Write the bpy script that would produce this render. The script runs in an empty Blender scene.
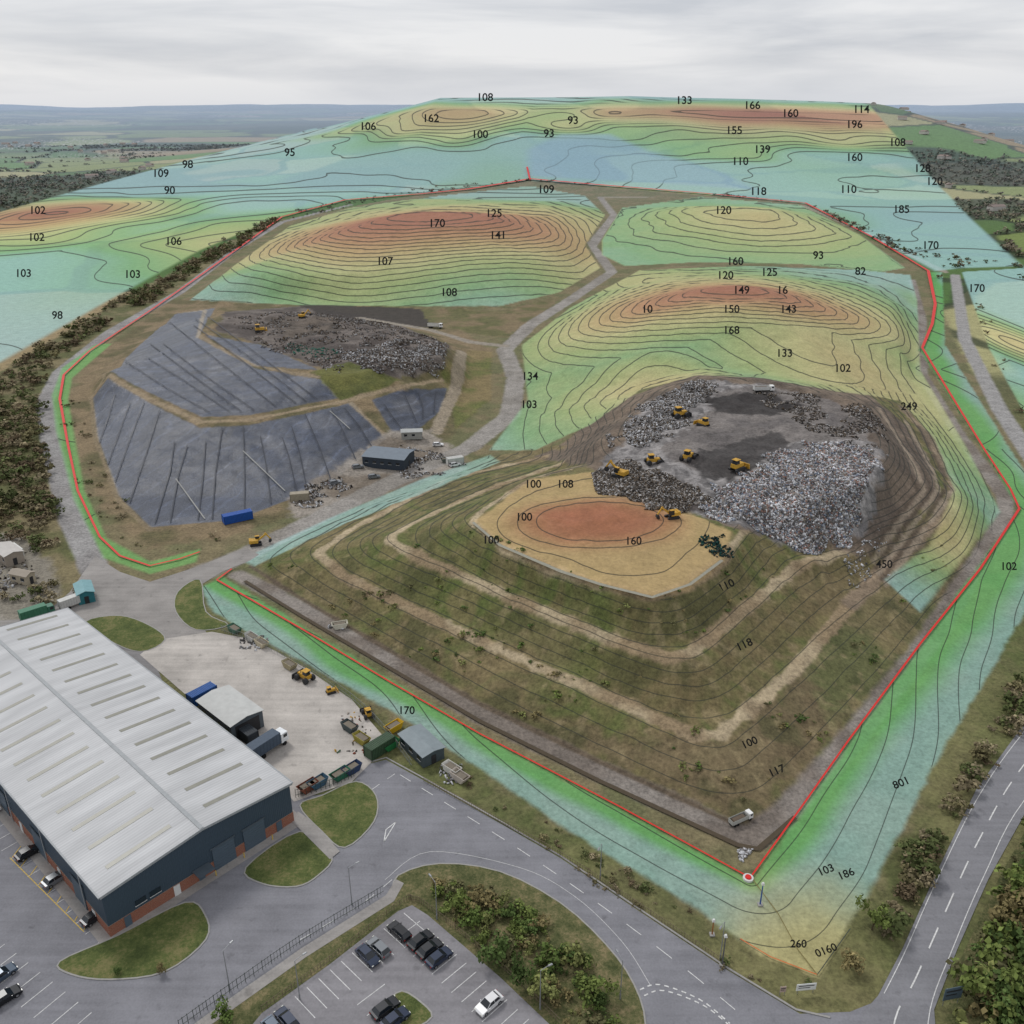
import bpy, bmesh, math, random, time
import numpy as np
from mathutils import Vector, Matrix
from mathutils.geometry import delaunay_2d_cdt, tessellate_polygon
T0=time.time()
rng=np.random.default_rng(7); random.seed(7)
# ---------------------------------------------------------------- survey frame
F=910.; TH=math.radians(24); CH=120.
cs,sn=math.cos(TH),math.sin(TH)
def P(u,v,z=0.):
    x=(u-512)/F; y=(v-512)/F
    t=(CH-z)/(sn+y*cs)
    return (x*t,(cs-y*sn)*t)
def lin(c):
    c=np.asarray(c,float)/255.
    return np.where(c<=.04045,c/12.92,((c+.055)/1.055)**2.4)
def sst(a,b,x):
    t=np.clip((x-a)/(b-a),0,1); return t*t*(3-2*t)
def vnoise(x,y,seed=0):
    x=np.asarray(x,float);y=np.asarray(y,float)
    xi=np.floor(x).astype(np.int64);yi=np.floor(y).astype(np.int64)
    fx=x-xi;fy=y-yi;fx=fx*fx*(3-2*fx);fy=fy*fy*(3-2*fy)
    def h(a,b):
        n=(a*374761393+b*668265263+seed*974634777)&0xffffffff
        n=((n^(n>>13))*1274126177)&0xffffffff
        return ((n^(n>>16))&0xffff)/65535.
    return (h(xi,yi)*(1-fx)+h(xi+1,yi)*fx)*(1-fy)+(h(xi,yi+1)*(1-fx)+h(xi+1,yi+1)*fx)*fy
def fbm(x,y,o=3,seed=0):
    s=0;a=.5;tot=0
    for i in range(o):
        s=s+a*vnoise(x*2**i+i*17.3,y*2**i+i*9.1,seed+i);tot+=a;a*=.5
    return s/tot
def catmull(pts,n=5,closed=False):
    p=[np.array(q,float) for q in pts];N=len(p);out=[]
    for i in range(N if closed else N-1):
        if closed: a,b,c,d=p[i-1],p[i],p[(i+1)%N],p[(i+2)%N]
        else: a,b,c,d=p[max(i-1,0)],p[i],p[i+1],p[min(i+2,N-1)]
        for k in range(n):
            t=k/n
            out.append(.5*((2*b)+(c-a)*t+(2*a-5*b+4*c-d)*t*t+(3*b-a-3*c+d)*t**3))
    if not closed: out.append(p[-1])
    return out
# ---------------------------------------------------------------- breaklines -> TIN -> DEM
MAIN_C=np.array([55.,235.])
BL=[]
def bl(pts,z,closed=False,n=4):
    zs=z if hasattr(z,'__len__') else [z]*len(pts)
    w=[(*P(u,v,zz),zz) for (u,v),zz in zip(pts,zs)]
    w=catmull(w,n,closed); BL.append((w,closed)); return w
def inner(w,d,dz,C=MAIN_C):
    o=[]
    for p in w:
        e=C-p[:2]; e=e/np.linalg.norm(e); o.append(np.array([p[0]+e[0]*d,p[1]+e[1]*d,p[2]+dz]))
    BL.append((o,False))
MBASE=[(250,562),(300,595),(380,645),(480,702),(600,762),(735,822),(765,812),(840,735),(920,640),(992,522),(988,490),(953,440),(918,395),(912,350),(915,300),(890,278),(800,268),(700,265),(640,270),(580,305),(535,345),(530,400),(500,450),(440,480),(350,512)]
bl(MBASE,0,True,3)
B1=[(545,457),(450,478),(350,530),(318,553),(345,577),(400,603),(500,650),(600,693),(695,735),(720,734),(790,675),(850,603),(900,555),(958,500),(952,480),(925,432),(903,408)]
B2=[(560,464),(480,492),(402,528),(387,540),(430,562),(500,592),(600,635),(665,657),(692,652),(750,605),(800,564),(865,545),(915,492),(922,475),(905,440),(886,410)]
B3=[(592,463),(532,478),(480,512),(473,522),(500,545),(560,571),(600,584),(652,597),(690,584),(722,560),(738,538),(762,512),(820,503),(868,482),(884,462),(880,430),(862,404)]
w=bl(B1,[5]*11+[6,7,8,8,8,8]); inner(w,3.5,.25)
w=bl(B2,[12]*12+[13,14,14,14]); inner(w,3.5,.25)
w=bl(B3,[20]*12+[22,23,24,24,24]); inner(w,2.5,.2)
bl([(600,440),(650,402),(700,380),(760,381),(840,395)],[22,23,24,24,24])
bl([(560,510),(600,502),(650,515),(640,535),(590,535)],22,True)
bl([(690,450),(740,430),(800,425),(800,445),(750,455)],[25]*5,True)
bl([(640,385),(700,368),(780,374),(860,388)],[10,15,15,13])
bl([(575,345),(590,310),(650,284),(740,273),(840,279),(893,302),(898,345)],10)
bl([(640,330),(720,343),(800,338),(838,318),(800,292),(740,283),(680,290),(645,305)],20,True)
bl([(695,300),(730,308),(772,300),(760,288),(710,287)],30,True)
bl([(150,527),(118,495),(95,430),(92,395),(100,370),(175,314),(240,307),(330,316),(430,332),(468,348),(465,390),(450,430),(400,455),(330,488),(235,522)],0,True,3)
bl([(110,376),(150,400),(200,424),(250,422),(340,403),(400,390),(440,378)],[9]*5+[8,7])
bl([(112,370),(150,394),(202,417),(250,415),(338,397)],[9.4]*5)
bl([(205,335),(320,374),(400,362),(448,352),(425,338),(340,322),(250,312),(218,316)],15,True)
bl([(190,300),(240,262),(300,222),(370,203),(450,192),(540,187),(595,200),(600,235),(585,262),(590,275),(540,300),(490,311),(400,306),(300,300)],0,True,3)
bl([(255,272),(300,247),(370,218),(450,206),(535,204),(555,225),(550,255),(470,270),(370,272)],15,True,3)
bl([(385,222),(430,228),(490,222),(480,214),(430,211),(395,214)],32,True,3)
bl([(612,260),(625,215),(700,200),(790,207),(850,232),(888,264),(800,260),(700,256)],0,True,3)
bl([(690,212),(760,214),(770,208),(700,206)],14,True,3)
X0,X1,Y0,Y1=-900,1300,30,1900
tv=[];te=[]
for w,cl in BL:
    s=len(tv)
    for p in w: tv.append(p)
    n=len(w)
    for i in range(n-1): te.append((s+i,s+i+1))
    if cl: te.append((s+n-1,s))
for x in np.linspace(X0-10,X1+10,9):
    for y in (Y0-10,Y1+10): tv.append(np.array([x,y,0.]))
tv=np.array(tv)
ov,oe,of,orig,_,_=delaunay_2d_cdt([Vector((a,b)) for a,b in tv[:,:2]],te,[],0,1e-4)
oz=[]
for i,o in enumerate(orig):
    if len(o): oz.append(tv[o[0],2])
    else:
        d=(tv[:,0]-ov[i].x)**2+(tv[:,1]-ov[i].y)**2; k=np.argsort(d)[:3]; ww=1/(d[k]+.1); oz.append((tv[k,2]*ww).sum()/ww.sum())
NX,NY=X1-X0+1,Y1-Y0+1
DEM=np.zeros((NY,NX))
for f in of:
    for k in range(1,len(f)-1):
        i0,i1,i2=f[0],f[k],f[k+1]
        ax,ay=ov[i0].x-X0,ov[i0].y-Y0;bx,by=ov[i1].x-X0,ov[i1].y-Y0;cx,cy=ov[i2].x-X0,ov[i2].y-Y0
        if oz[i0]==0 and oz[i1]==0 and oz[i2]==0: continue
        xa=max(int(min(ax,bx,cx)),0);xb=min(int(max(ax,bx,cx))+2,NX)
        ya=max(int(min(ay,by,cy)),0);yb=min(int(max(ay,by,cy))+2,NY)
        if xa>=xb or ya>=yb: continue
        gx,gy=np.meshgrid(np.arange(xa,xb),np.arange(ya,yb))
        D=(by-cy)*(ax-cx)+(cx-bx)*(ay-cy)
        if abs(D)<1e-9: continue
        l0=((by-cy)*(gx-cx)+(cx-bx)*(gy-cy))/D;l1=((cy-ay)*(gx-cx)+(ax-cx)*(gy-cy))/D;l2=1-l0-l1
        m=(l0>=-1e-6)&(l1>=-1e-6)&(l2>=-1e-6)
        zz=l0*oz[i0]+l1*oz[i1]+l2*oz[i2]
        sub=DEM[ya:yb,xa:xb]; sub[m]=zz[m]
def blur(a):
    a=(np.roll(a,1,0)+2*a+np.roll(a,-1,0))/4
    return (np.roll(a,1,1)+2*a+np.roll(a,-1,1))/4
DEM=blur(blur(DEM))
sm2=DEM.copy()
for i in range(36):
    sm2=blur(sm2)
    if i==13: DEMS=sm2.copy()
gx,gy=np.meshgrid(np.arange(NX)+X0,np.arange(NY)+Y0)
far=sst(420,520,gy)
DEM=DEM*(1-far)+sm2*far;DEMS=DEMS*(1-far)+sm2*far
DEM+=np.clip(DEM/2,0,1)*((fbm(gx/14.,gy/14.,3,3)-.5)*1.5+(fbm(gx/3.,gy/3.,2,5)-.5)*.5)
def in_poly(x,y,poly):
    r=np.zeros(x.shape,bool);n=len(poly)
    for i in range(n):
        ax,ay=poly[i];bx,by=poly[(i+1)%n]
        if ay==by: continue
        c=((ay>y)!=(by>y))&(x<(bx-ax)*(y-ay)/(by-ay)+ax)
        r^=c
    return r
def rough_zone(px,z,amp,sc,seed):
    poly=[P(u,v,z) for u,v in px]
    xs=[p[0] for p in poly];ys=[p[1] for p in poly]
    a,b,c,d=int(min(xs))-X0,int(max(xs))-X0+1,int(min(ys))-Y0,int(max(ys))-Y0+1
    sx,sy=gx[c:d,a:b],gy[c:d,a:b]
    m=blur(in_poly(sx+.01,sy+.01,poly).astype(float))
    DEM[c:d,a:b]+=m*(fbm(sx/sc,sy/sc,3,seed)-.5)*amp
WASTE1=[(592,475),(620,445),(640,405),(700,380),(760,384),(800,395),(835,415),(885,455),(860,540),(795,552),(755,530),(715,520),(690,515),(650,505),(610,495)]
rough_zone(WASTE1,21,2.8,6.,11)
rough_zone([(240,318),(330,308),(450,345),(430,375),(340,372),(270,345)],15,4.5,11.,12)
crX=np.array([-6000,-1000,-742,-555,-420,-291,-187,300,931,1060,1200,1350,6000]);crZ=np.array([0,0,18,58,88,118,144,148,127,92,40,0,0.])
def dem_at(A,x,y):
    fx=np.clip(x-X0,0,NX-1.001);fy=np.clip(y-Y0,0,NY-1.001)
    ix=fx.astype(int);iy=fy.astype(int);fx=fx-ix;fy=fy-iy
    z=(A[iy,ix]*(1-fx)+A[iy,ix+1]*fx)*(1-fy)+(A[iy+1,ix]*(1-fx)+A[iy+1,ix+1]*fx)*fy
    return np.where((x>X0)&(x<X1)&(y<Y1)&(y>Y0),z,0)
def height(x,y):
    x=np.asarray(x,float);y=np.asarray(y,float)
    z=dem_at(DEM,x,y)
    hz=np.interp(x,crX,crZ)
    z=z+hz*np.where(y<2600,sst(1450,2620,y),1-sst(2600,3600,y))
    z=z+sst(1400,2500,y)*(fbm(x/420.,y/420.,2,31)-.5)*10
    z=z+sst(4500,9000,y)*(fbm(x/2600.,y/3500.,3,41)*150-20)+sst(9000,16000,y)*(fbm(x/5000.,y/9000.,3,43)*170-35)
    return z
def hit(pts):
    pts=np.asarray(pts,float).reshape(-1,2)
    x=(pts[:,0]-512)/F;y=(pts[:,1]-512)/F
    dx,dy,dz=x,cs-y*sn,-(sn+y*cs)
    ts=np.geomspace(60,6000,500)
    X=dx[:,None]*ts;Y=dy[:,None]*ts;Z=CH+dz[:,None]*ts
    below=Z<height(X,Y)
    k=np.argmax(below,1); ok=below.any(1)
    lo=ts[np.maximum(k-1,0)];hi=ts[k]
    for _ in range(18):
        m=(lo+hi)/2
        b=(CH+dz*m)<height(dx*m,dy*m)
        hi=np.where(b,m,hi);lo=np.where(b,lo,m)
    t=np.where(ok,hi,2600/dy)
    X=dx*t;Y=dy*t
    return np.stack([X,Y,height(X,Y)],1)
def H(u,v): return hit([(u,v)])[0]
def dens(px,closed,n=4):
    o=[];N=len(px)
    for i in range(N if closed else N-1):
        a=px[i];b=px[(i+1)%N]
        for k in range(n): o.append((a[0]+(b[0]-a[0])*k/n,a[1]+(b[1]-a[1])*k/n))
    if not closed:o.append(px[-1])
    return o
# ---------------------------------------------------------------- terrain grid
rows=[];Y=46.
while Y<38000:
    rows.append(Y)
    al=math.atan2(CH,Y); t=math.hypot(CH,Y)
    step=t*t/CH/F*1.1*math.cos(al-TH)**2
    if 250<Y<1100: step*=.75
    if 1450<Y<2650: step=min(step,15)
    Y+=min(step,.015*Y)
rows=np.array(rows);NC=1100
s=np.linspace(-1,1,NC)
dep=rows*cs+CH*sn
GX=s[None,:]*(.69*dep[:,None]+12);GY=np.repeat(rows[:,None],NC,1)
GZ=height(GX,GY);NR=len(rows)
X=GX.ravel();Y=GY.ravel();Z=GZ.ravel();D=np.sqrt(X*X+Y*Y+(CH-Z)**2)
ZS=dem_at(DEMS,X,Y)
n1=fbm(X/2.5,Y/2.5,3,1);n2=fbm(X/11.,Y/11.,3,2);n3=fbm(X/45.,Y/45.,3,3)
nf=rng.random(len(X))
def band(n,a,b): return sst(a,b,n)
C=np.zeros((len(X),3));RG=np.ones(len(X))*.95
def mixc(idx,m,c):
    m=np.asarray(m)
    if m.ndim==1:m=m[:,None]
    C[idx]=C[idx]*(1-m)+c*m
def L(*c): return lin(c)
g=band(n3,.3,.7)[:,None];g2=band(n2,.35,.7)[:,None];g1=band(n1,.3,.75)[:,None]
C[:]=L(92,100,58)*(1-g)+L(114,112,74)*g
C[:]=C*(1-.5*g2)+L(78,84,50)*.5*g2
C[:]=C*(1-.25*g1)+L(130,120,88)*.25*g1
def voro(x,y,sz,seed):
    qx=x/sz;qy=y/sz
    qx,qy=qx*.9+qy*.35,qy*.9-qx*.35
    xi=np.floor(qx);yi=np.floor(qy)
    f1=np.full(x.shape,9.);f2=np.full(x.shape,9.);idn=np.zeros(x.shape)
    def hh(a,b,k):
        v=np.sin(a*127.1+b*311.7+k*74.7+seed)*43758.5453; return v-np.floor(v)
    for a in(-1,0,1):
        for b in(-1,0,1):
            ca=xi+a;cb=yi+b
            ddx=np.abs(ca+.15+.7*hh(ca,cb,1)-qx);ddy=np.abs(cb+.15+.7*hh(ca,cb,2)-qy)
            d=np.maximum(ddx,ddy)+.3*(ddx+ddy)
            new=d<f1
            f2=np.where(new,f1,np.minimum(f2,d));idn=np.where(new,hh(ca,cb,3),idn);f1=np.where(new,d,f1)
    return f1,f2,idn
m=Y>300;ii=np.where(m)[0]
pal=np.array([L(96,130,62),L(132,142,86),L(78,106,52),L(150,132,98),L(72,104,48),L(112,128,68),L(160,156,112)])
def fields(sz,seed,e0,e1):
    f1,f2,idn=voro(X[ii],Y[ii],sz,seed)
    fc=pal[(idn*6.99).astype(int)]*(.9+.2*n2[ii,None])
    edge=(1-sst(e0,e1,f2-f1))[:,None]
    return fc*(1-edge*.85)+L(44,56,34)*edge*.85
k_=sst(2300,3000,Y[ii])[:,None]
fc=fields(230.,3.,.04,.10)*(1-k_)+fields(620.,5.,.05,.13)*k_
wood=np.maximum(sst(.60,.63,fbm(X[ii]/420.,Y[ii]/420.,3,77)),sst(.56,.6,fbm(X[ii]/900.,Y[ii]/1500.,3,78))*(Y[ii]>3200))
fc=fc*(1-wood[:,None]*.85)+L(48,60,40)*wood[:,None]*.85
town=sst(.62,.68,fbm(X[ii]/900.,Y[ii]/1200.,2,99))*(nf[ii]>.82)*(Y[ii]>2300)
fc=fc*(1-town[:,None]*.6)+L(196,190,186)*town[:,None]*.6
mixc(ii,sst(330,480,Y[ii]+(np.abs(X[ii])>330)*200),fc)
def zone(px,soft=1.,wob=0.,closed=True,width=None,n=4,raw=None):
    if raw is None: poly=hit(dens(px,closed,n))[:,:2]
    else: poly=np.array(raw,float)
    mg=(width or 0)+soft*2+wob+3
    a,b=poly.min(0)-mg,poly.max(0)+mg
    idx=np.where((X>a[0])&(X<b[0])&(Y>a[1])&(Y<b[1]))[0]
    x=X[idx];y=Y[idx];d2=np.full(len(idx),1e12);N=len(poly)
    for i in range(N if closed else N-1):
        p=poly[i];q=poly[(i+1)%N];e=q-p;l=e@e
        if l<1e-9: continue
        t=np.clip(((x-p[0])*e[0]+(y-p[1])*e[1])/l,0,1)
        d2=np.minimum(d2,(x-p[0]-t*e[0])**2+(y-p[1]-t*e[1])**2)
    d=np.sqrt(d2)
    if closed: sd=np.where(in_poly(x,y,[tuple(p) for p in poly]),d,-d)
    else: sd=width/2-d
    sd=sd+wob*(n1[idx]-.5+ .8*(n2[idx]-.5))*2
    mm=sst(-soft,soft,sd); k=mm>0
    return idx[k],mm[k],sd[k]
def paint(px,c,soft=1.,wob=0.,op=1.,c2=None,n=None,**k):
    idx,mm,sd=zone(px,soft,wob,**k)
    col=L(*c)
    if c2 is not None:
        q=band((n2 if n is None else n)[idx],.35,.65)[:,None]
        col=col*(1-q)+L(*c2)*q
    mixc(idx,mm*op,col); return idx,mm,sd
def stroke(px,w,c,soft=.6,wob=.5,op=1.,c2=None): return paint(px,c,soft,wob,op,c2,closed=False,width=w)
SITE=[(200,590),(90,580),(40,430),(45,385),(110,335),(282,220),(420,194),(530,181),(805,203),(928,270),(950,330),(1010,430),(1060,520),(1024,600),(820,975),(700,905),(500,785),(300,662)]
paint(SITE,(104,104,72),2,2,1,(122,112,84))
paint([(-80,420),(0,372),(120,300),(280,214),(284,223),(110,338),(48,388),(42,430),(62,520),(88,572),(60,640),(-80,690)],(92,94,58),2,3,1,(124,114,84))
paint([(-80,530),(20,535),(45,560),(60,590),(40,625),(-80,650)],(156,150,140),1.5,1.5,1,(132,126,114))
paint([(300,300),(400,307),(500,311),(560,296),(545,318),(505,338),(440,328),(330,312)],(126,110,84),2,4,.9,(96,96,60))
# left cell
paint([(150,548),(105,515),(75,450),(68,400),(85,365),(170,300),(240,296),(460,330),(490,350),(488,400),(450,440),(330,505),(235,535)],(98,92,64),2,2,1,(130,114,88))
W2=[(225,312),(300,306),(380,318),(450,345),(440,372),(400,378),(330,372),(262,345),(215,330)]
paint(W2,(112,104,98),1,2,1,(82,75,71))
LIN=[[(150,527),(118,495),(97,435),(93,398),(108,378),(150,403),(200,428),(250,425),(340,406),(352,402),(387,438),(330,484),(235,520)],
     [(110,372),(175,314),(215,308),(198,338),(255,368),(322,380),(338,398),(250,415),(202,417),(150,393)],
     [(372,400),(400,390),(448,388),(440,412),(410,436),(392,432)],
     [(205,335),(262,345),(318,370),(255,366)]]
for k,pl_ in enumerate(LIN):
    idx,mm,sd=zone(pl_,.5,.3)
    a_=[math.radians(q) for q in(68,25,60,25)][k]
    al_=X[idx]*math.cos(a_)+Y[idx]*math.sin(a_);q=(-X[idx]*math.sin(a_)+Y[idx]*math.cos(a_))/8.+(n3[idx]-.5)*2.6+(n2[idx]-.5)*.8
    fr=q-np.floor(q); pid=np.floor(q)
    sh=.85+.3*((np.sin(pid*91.7)*4375.5)%1)
    wr=.62+.76*fbm(q*3,al_/22.,3,8)
    col=L(58,65,80)*(sh*wr)[:,None]
    dusty=sst(.55,.75,n2[idx])[:,None]*.3; col=col*(1-dusty)+L(112,112,114)*dusty
    sm=(np.abs(fr-.42)>.475)[:,None]; col=np.where(sm,col*1.5,col)
    mixc(idx,mm,col); RG[idx]=RG[idx]*(1-mm)+.36*mm
paint([(312,372),(350,362),(400,380),(372,396),(340,400)],(104,104,56),.8,1,1,(88,92,50))
paint([(440,372),(468,350),(492,352),(490,400),(455,430),(450,400)],(100,104,58),1,1,1,(128,114,80))
stroke([(108,376),(150,399),(200,422),(250,420),(345,401),(395,388),(442,380)],2.6,(146,130,106))
stroke([(178,313),(205,310),(198,336),(255,366),(318,377)],2.2,(140,126,104))
stroke([(462,352),(455,390),(436,432)],5,(150,138,120))
stroke([(350,402),(390,440),(330,488)],2,(140,125,100))
stroke([(150,530),(118,500),(96,440),(91,398),(108,372)],1.6,(132,118,94))
paint([(290,303),(420,309),(430,328),(340,320)],(62,57,54),1,2,.95)
paint([(262,318),(330,316),(345,330),(290,340)],(74,68,62),1,2,.9,(108,98,88))
paint([(290,498),(345,462),(390,430),(430,430),(460,452),(470,470),(400,488),(330,512),(290,520)],(150,142,132),1.5,2,1,(116,106,94))
# main mound slopes
MS=[(250,562),(300,595),(380,645),(480,702),(600,762),(735,822),(765,812),(840,735),(920,640),(995,522),(988,480),(953,440),(915,395),(860,388),(700,372),(620,400),(560,445),(500,455),(440,480),(350,512)]
paint(MS,(90,98,54),1,1,1,(116,106,72))
idx,mm,sd=zone([(330,552),(470,522),(650,600),(690,720),(560,690)],2,3); mixc(idx,mm*band(n3[idx],.35,.7)*.6,L(82,99,46))
idx,mm,sd=zone([(560,735),(725,735),(850,600),(900,555),(990,520),(920,640),(840,735),(765,812),(735,822)],3,4); mixc(idx,mm*.75,L(116,100,78)*(.85+.3*n1[idx,None]))
idx,mm,sd=zone([(800,660),(860,590),(915,575),(940,610),(880,690),(830,720)],3,4); mixc(idx,mm*.6,L(84,98,54))
idx,mm,sd=zone([(700,740),(600,700),(690,665),(800,575),(850,570),(850,600)],3,5); mixc(idx,mm*.5,L(114,98,72))
idx,mm,sd=zone([(250,566),(380,640),(480,700),(735,822),(740,800),(600,735),(400,625),(300,575)],2,4); mixc(idx,mm*.5,L(104,92,68))
idx,mm,sd=zone(MS,1,0); mixc(idx,mm*sst(.56,.72,n3[idx])*.65,L(122,108,80))
mixc(idx,mm*sst(.57,.70,n2[idx])*.55,L(64,71,40))
mixc(idx,mm*sst(.42,.30,n2[idx])*.5,L(134,116,86))
mixc(idx,mm*sst(.60,.8,n1[idx])*.5,L(144,130,98))
# haul / perimeter roads
stroke([(150,640),(120,600),(95,570),(72,520),(52,450),(45,402),(60,372),(110,332),(180,292),(235,250),(282,222),(350,205)],7.5,(150,148,146),.6,.3,1,(138,135,133))
stroke([(150,596),(200,574),(260,548),(330,512),(400,478),(470,447),(510,415),(516,378),(505,350),(530,325),(570,300),(612,272),(592,245),(614,215),(600,197)],9,(150,145,139),.8,.6,1,(134,129,122))
stroke([(505,346),(470,342),(430,330),(360,318)],6,(146,138,126))
stroke([(238,575),(300,607),(480,714),(600,772),(738,834),(755,836),(785,815),(850,742),(930,640),(1003,522),(1006,498),(960,436),(922,375),(922,320),(912,280)],5.5,(138,131,124),.8,.5,1,(118,109,101))
stroke([(250,566),(300,598),(480,704),(600,762),(735,824)],1.2,(96,84,70),.4,.2)
stroke([(955,275),(965,340),(1000,410),(1040,470)],7,(150,148,146),.8,.3)
stroke([(600,197),(700,198),(805,206),(870,235),(945,272)],7,(146,138,124),1,1)
stroke([(545,455),(600,455)],7,(110,98,86),1,1)
for b,wd in((B1,3.2),(B2,2.9),(B3,2.2)):
    lo=b[:12]
    stroke(lo,wd,(174,158,130),.5,.8,.95,(140,122,96))
    stroke(b[11:],wd+1,(146,128,108),.8,.8,.9,(120,106,90))
paint([(735,530),(800,540),(865,560),(940,495),(935,470),(905,425),(870,395),(760,375),(700,372),(620,400),(560,445),(590,470)],(120,106,92),1,1.5,1,(98,87,77))
paint(WASTE1,(150,146,144),1,2.5,1,(110,107,106),n=n1)
paint([(655,450),(700,420),(715,392),(760,384),(830,400),(880,425),(860,440),(800,440),(760,450),(730,478),(690,470)],(100,95,93),1,2.5,.95,(122,116,112))
paint([(705,398),(760,390),(800,405),(775,415),(715,412)],(52,49,48),1,2,.9)
paint([(690,455),(770,432),(790,445),(745,478),(700,480)],(66,63,62),1,2.5,.9)
paint([(592,475),(625,462),(690,485),(720,512),(690,512),(640,505),(600,492)],(92,84,80),1,2,.9,(66,61,58))
for q in range(6):
    z0=[(866+q*13,402+q*6),(900+q*11,455+q*5),(918+q*7,490),(870+q*3,556+q*6)]
    stroke(z0,1.5,[(90,78,66),(152,138,120)][q%2],.5,.6,.8)
# ---------------------------------------------------------------- survey heat-map field
def ell(u,v,ru,rup,rdn,amp,flat=2.):
    c=H(u,v);rx=np.linalg.norm(H(u+ru,v)[:2]-c[:2]);up=abs(H(u,v-rup)[1]-c[1]);dn=abs(H(u,v+rdn)[1]-c[1])
    dx=(X-c[0])/rx;dy=(Y-c[1])/np.where(Y>c[1],up,dn)
    r=np.sqrt(dx*dx+dy*dy)*(1+(vnoise(X/110.,Y/130.,61)-.5)*.5)
    return amp*np.exp(-(r**flat)*1.1)
GH=np.zeros(len(X))
for e in [(430,217,125,12,48,.95),(735,290,95,10,46,.92),(722,209,60,5,14,.40),(50,214,100,12,34,.88),(450,112,90,8,22,.60),(800,115,130,8,26,.84),
          (1020,345,40,40,45,.5),(855,370,110,60,60,.48),(930,520,50,80,60,.48),(650,385,80,40,30,.45),(560,385,50,30,30,.2)]:
    GH=np.maximum(GH,ell(*e))
GH+=.20*fbm(X/260.,Y/330.,2,21)
M3P=[(602,240),(622,208),(700,197),(800,205),(860,235),(905,268),(880,272),(800,264),(700,262),(625,266),(602,255)]
idx,mm,sd=zone(M3P,1,0)
d_=np.hypot((X[idx]-P(722,213)[0])/110.,(Y[idx]-1010.)/170.)
GH[idx]=GH[idx]*(1-mm)+mm*(.16+.34*np.exp(-d_**2)+.06*n3[idx])
hx=[0,.12,.22,.34,.48,.64,.82,1.0]
hc=np.array([L(166,200,210),L(162,206,200),L(144,194,142),L(178,200,136),L(212,208,150),L(212,184,132),L(202,148,112),L(182,110,92)])
def heat(v): return np.stack([np.interp(v,hx,hc[:,k]) for k in range(3)],1)
OM=np.zeros(len(X));HC=heat(GH)
def over(px,op=.62,soft=.8,raw=None,wob=0.):
    idx,mm,sd=zone(px,soft,wob,raw=raw); OM[idx]=np.maximum(OM[idx],mm*op); return idx,mm,sd
edge_px=[(-60,232),(0,212),(100,184),(200,157),(300,132),(400,108)]
eb=hit(dens(edge_px,False,6))[:,:2]
lo=hit(dens([(870,106),(895,135),(925,170),(970,218),(1024,268),(1070,310),(1070,330),(1024,266),(962,268),(935,271),(875,238),(805,203),(700,193),(530,180),(420,193),(345,200),(282,216),(200,250),(100,305),(0,362),(-80,400)],False,4))[:,:2]
raw=[tuple(p) for p in eb]+[(-187,2640),(931,2640)]+[tuple(p) for p in lo]
over(None,.66,3,raw=raw)
over([(190,300),(235,265),(290,226),(350,208),(430,197),(530,186),(585,196),(605,215),(585,245),(600,268),(560,292),(500,306),(400,306),(300,305)],.58)
over(M3P,.64)
over([(640,270),(570,308),(522,345),(528,400),(490,450),(535,450),(590,425),(640,390),(700,375),(760,378),(830,390),(900,400),(935,440),(955,490),(930,545),(885,580),(920,612),(1000,512),(965,445),(920,370),(917,300),(910,275),(860,270),(750,266)],.57)
pidx,pmm,_=over([(475,521),(532,479),(592,472),(620,492),(690,513),(733,532),(722,560),(690,588),(652,597),(600,585),(500,546)],.70,wob=.6)
plate=ell(598,520,88,22,30,1.,5.)
HC[pidx]=L(196,168,120)*(1-plate[pidx,None])+L(172,104,80)*plate[pidx,None]*(.85+.3*n2[pidx,None])
over([(962,272),(1024,268),(1080,300),(1080,450),(1024,412),(990,350)],.66)
over([(240,560),(330,518),(420,480),(490,455),(500,462),(430,490),(340,526),(255,566)],.5)
pn,pm,_=zone([(528,150),(560,134),(610,134),(650,152),(720,172),(760,190),(640,182),(600,180),(528,176)],14,0)
HC[pn]=HC[pn]*(1-pm[:,None]*.8)+L(158,194,216)*pm[:,None]*.8
STRIP=[(200,588),(222,576),(480,735),(752,880),(850,742),(1020,510),(990,460),(920,350),(935,310),(928,272),(942,272),(945,345),(1024,472),(1070,560),(1060,560),(1026,610),(920,790),(850,925),(818,977),(760,955),(700,908),(600,850),(500,782),(400,715),(300,660),(215,612)]
REDM=[(232,570),(217,581),(300,629),(390,683),(480,735),(620,808),(750,879),(800,810),(848,742),(920,645),(980,570),(1019,510),(1010,490),(985,452),(950,395),(922,349),(932,325),(935,305),(928,272),(870,237),(805,204),(700,194),(600,186),(530,180),(470,190),(420,195),(345,201),(282,218),(200,277),(150,312),(90,352),(64,376),(60,400),(68,445),(78,492),(100,538),(120,557),(150,567),(180,560),(200,553)]
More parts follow.
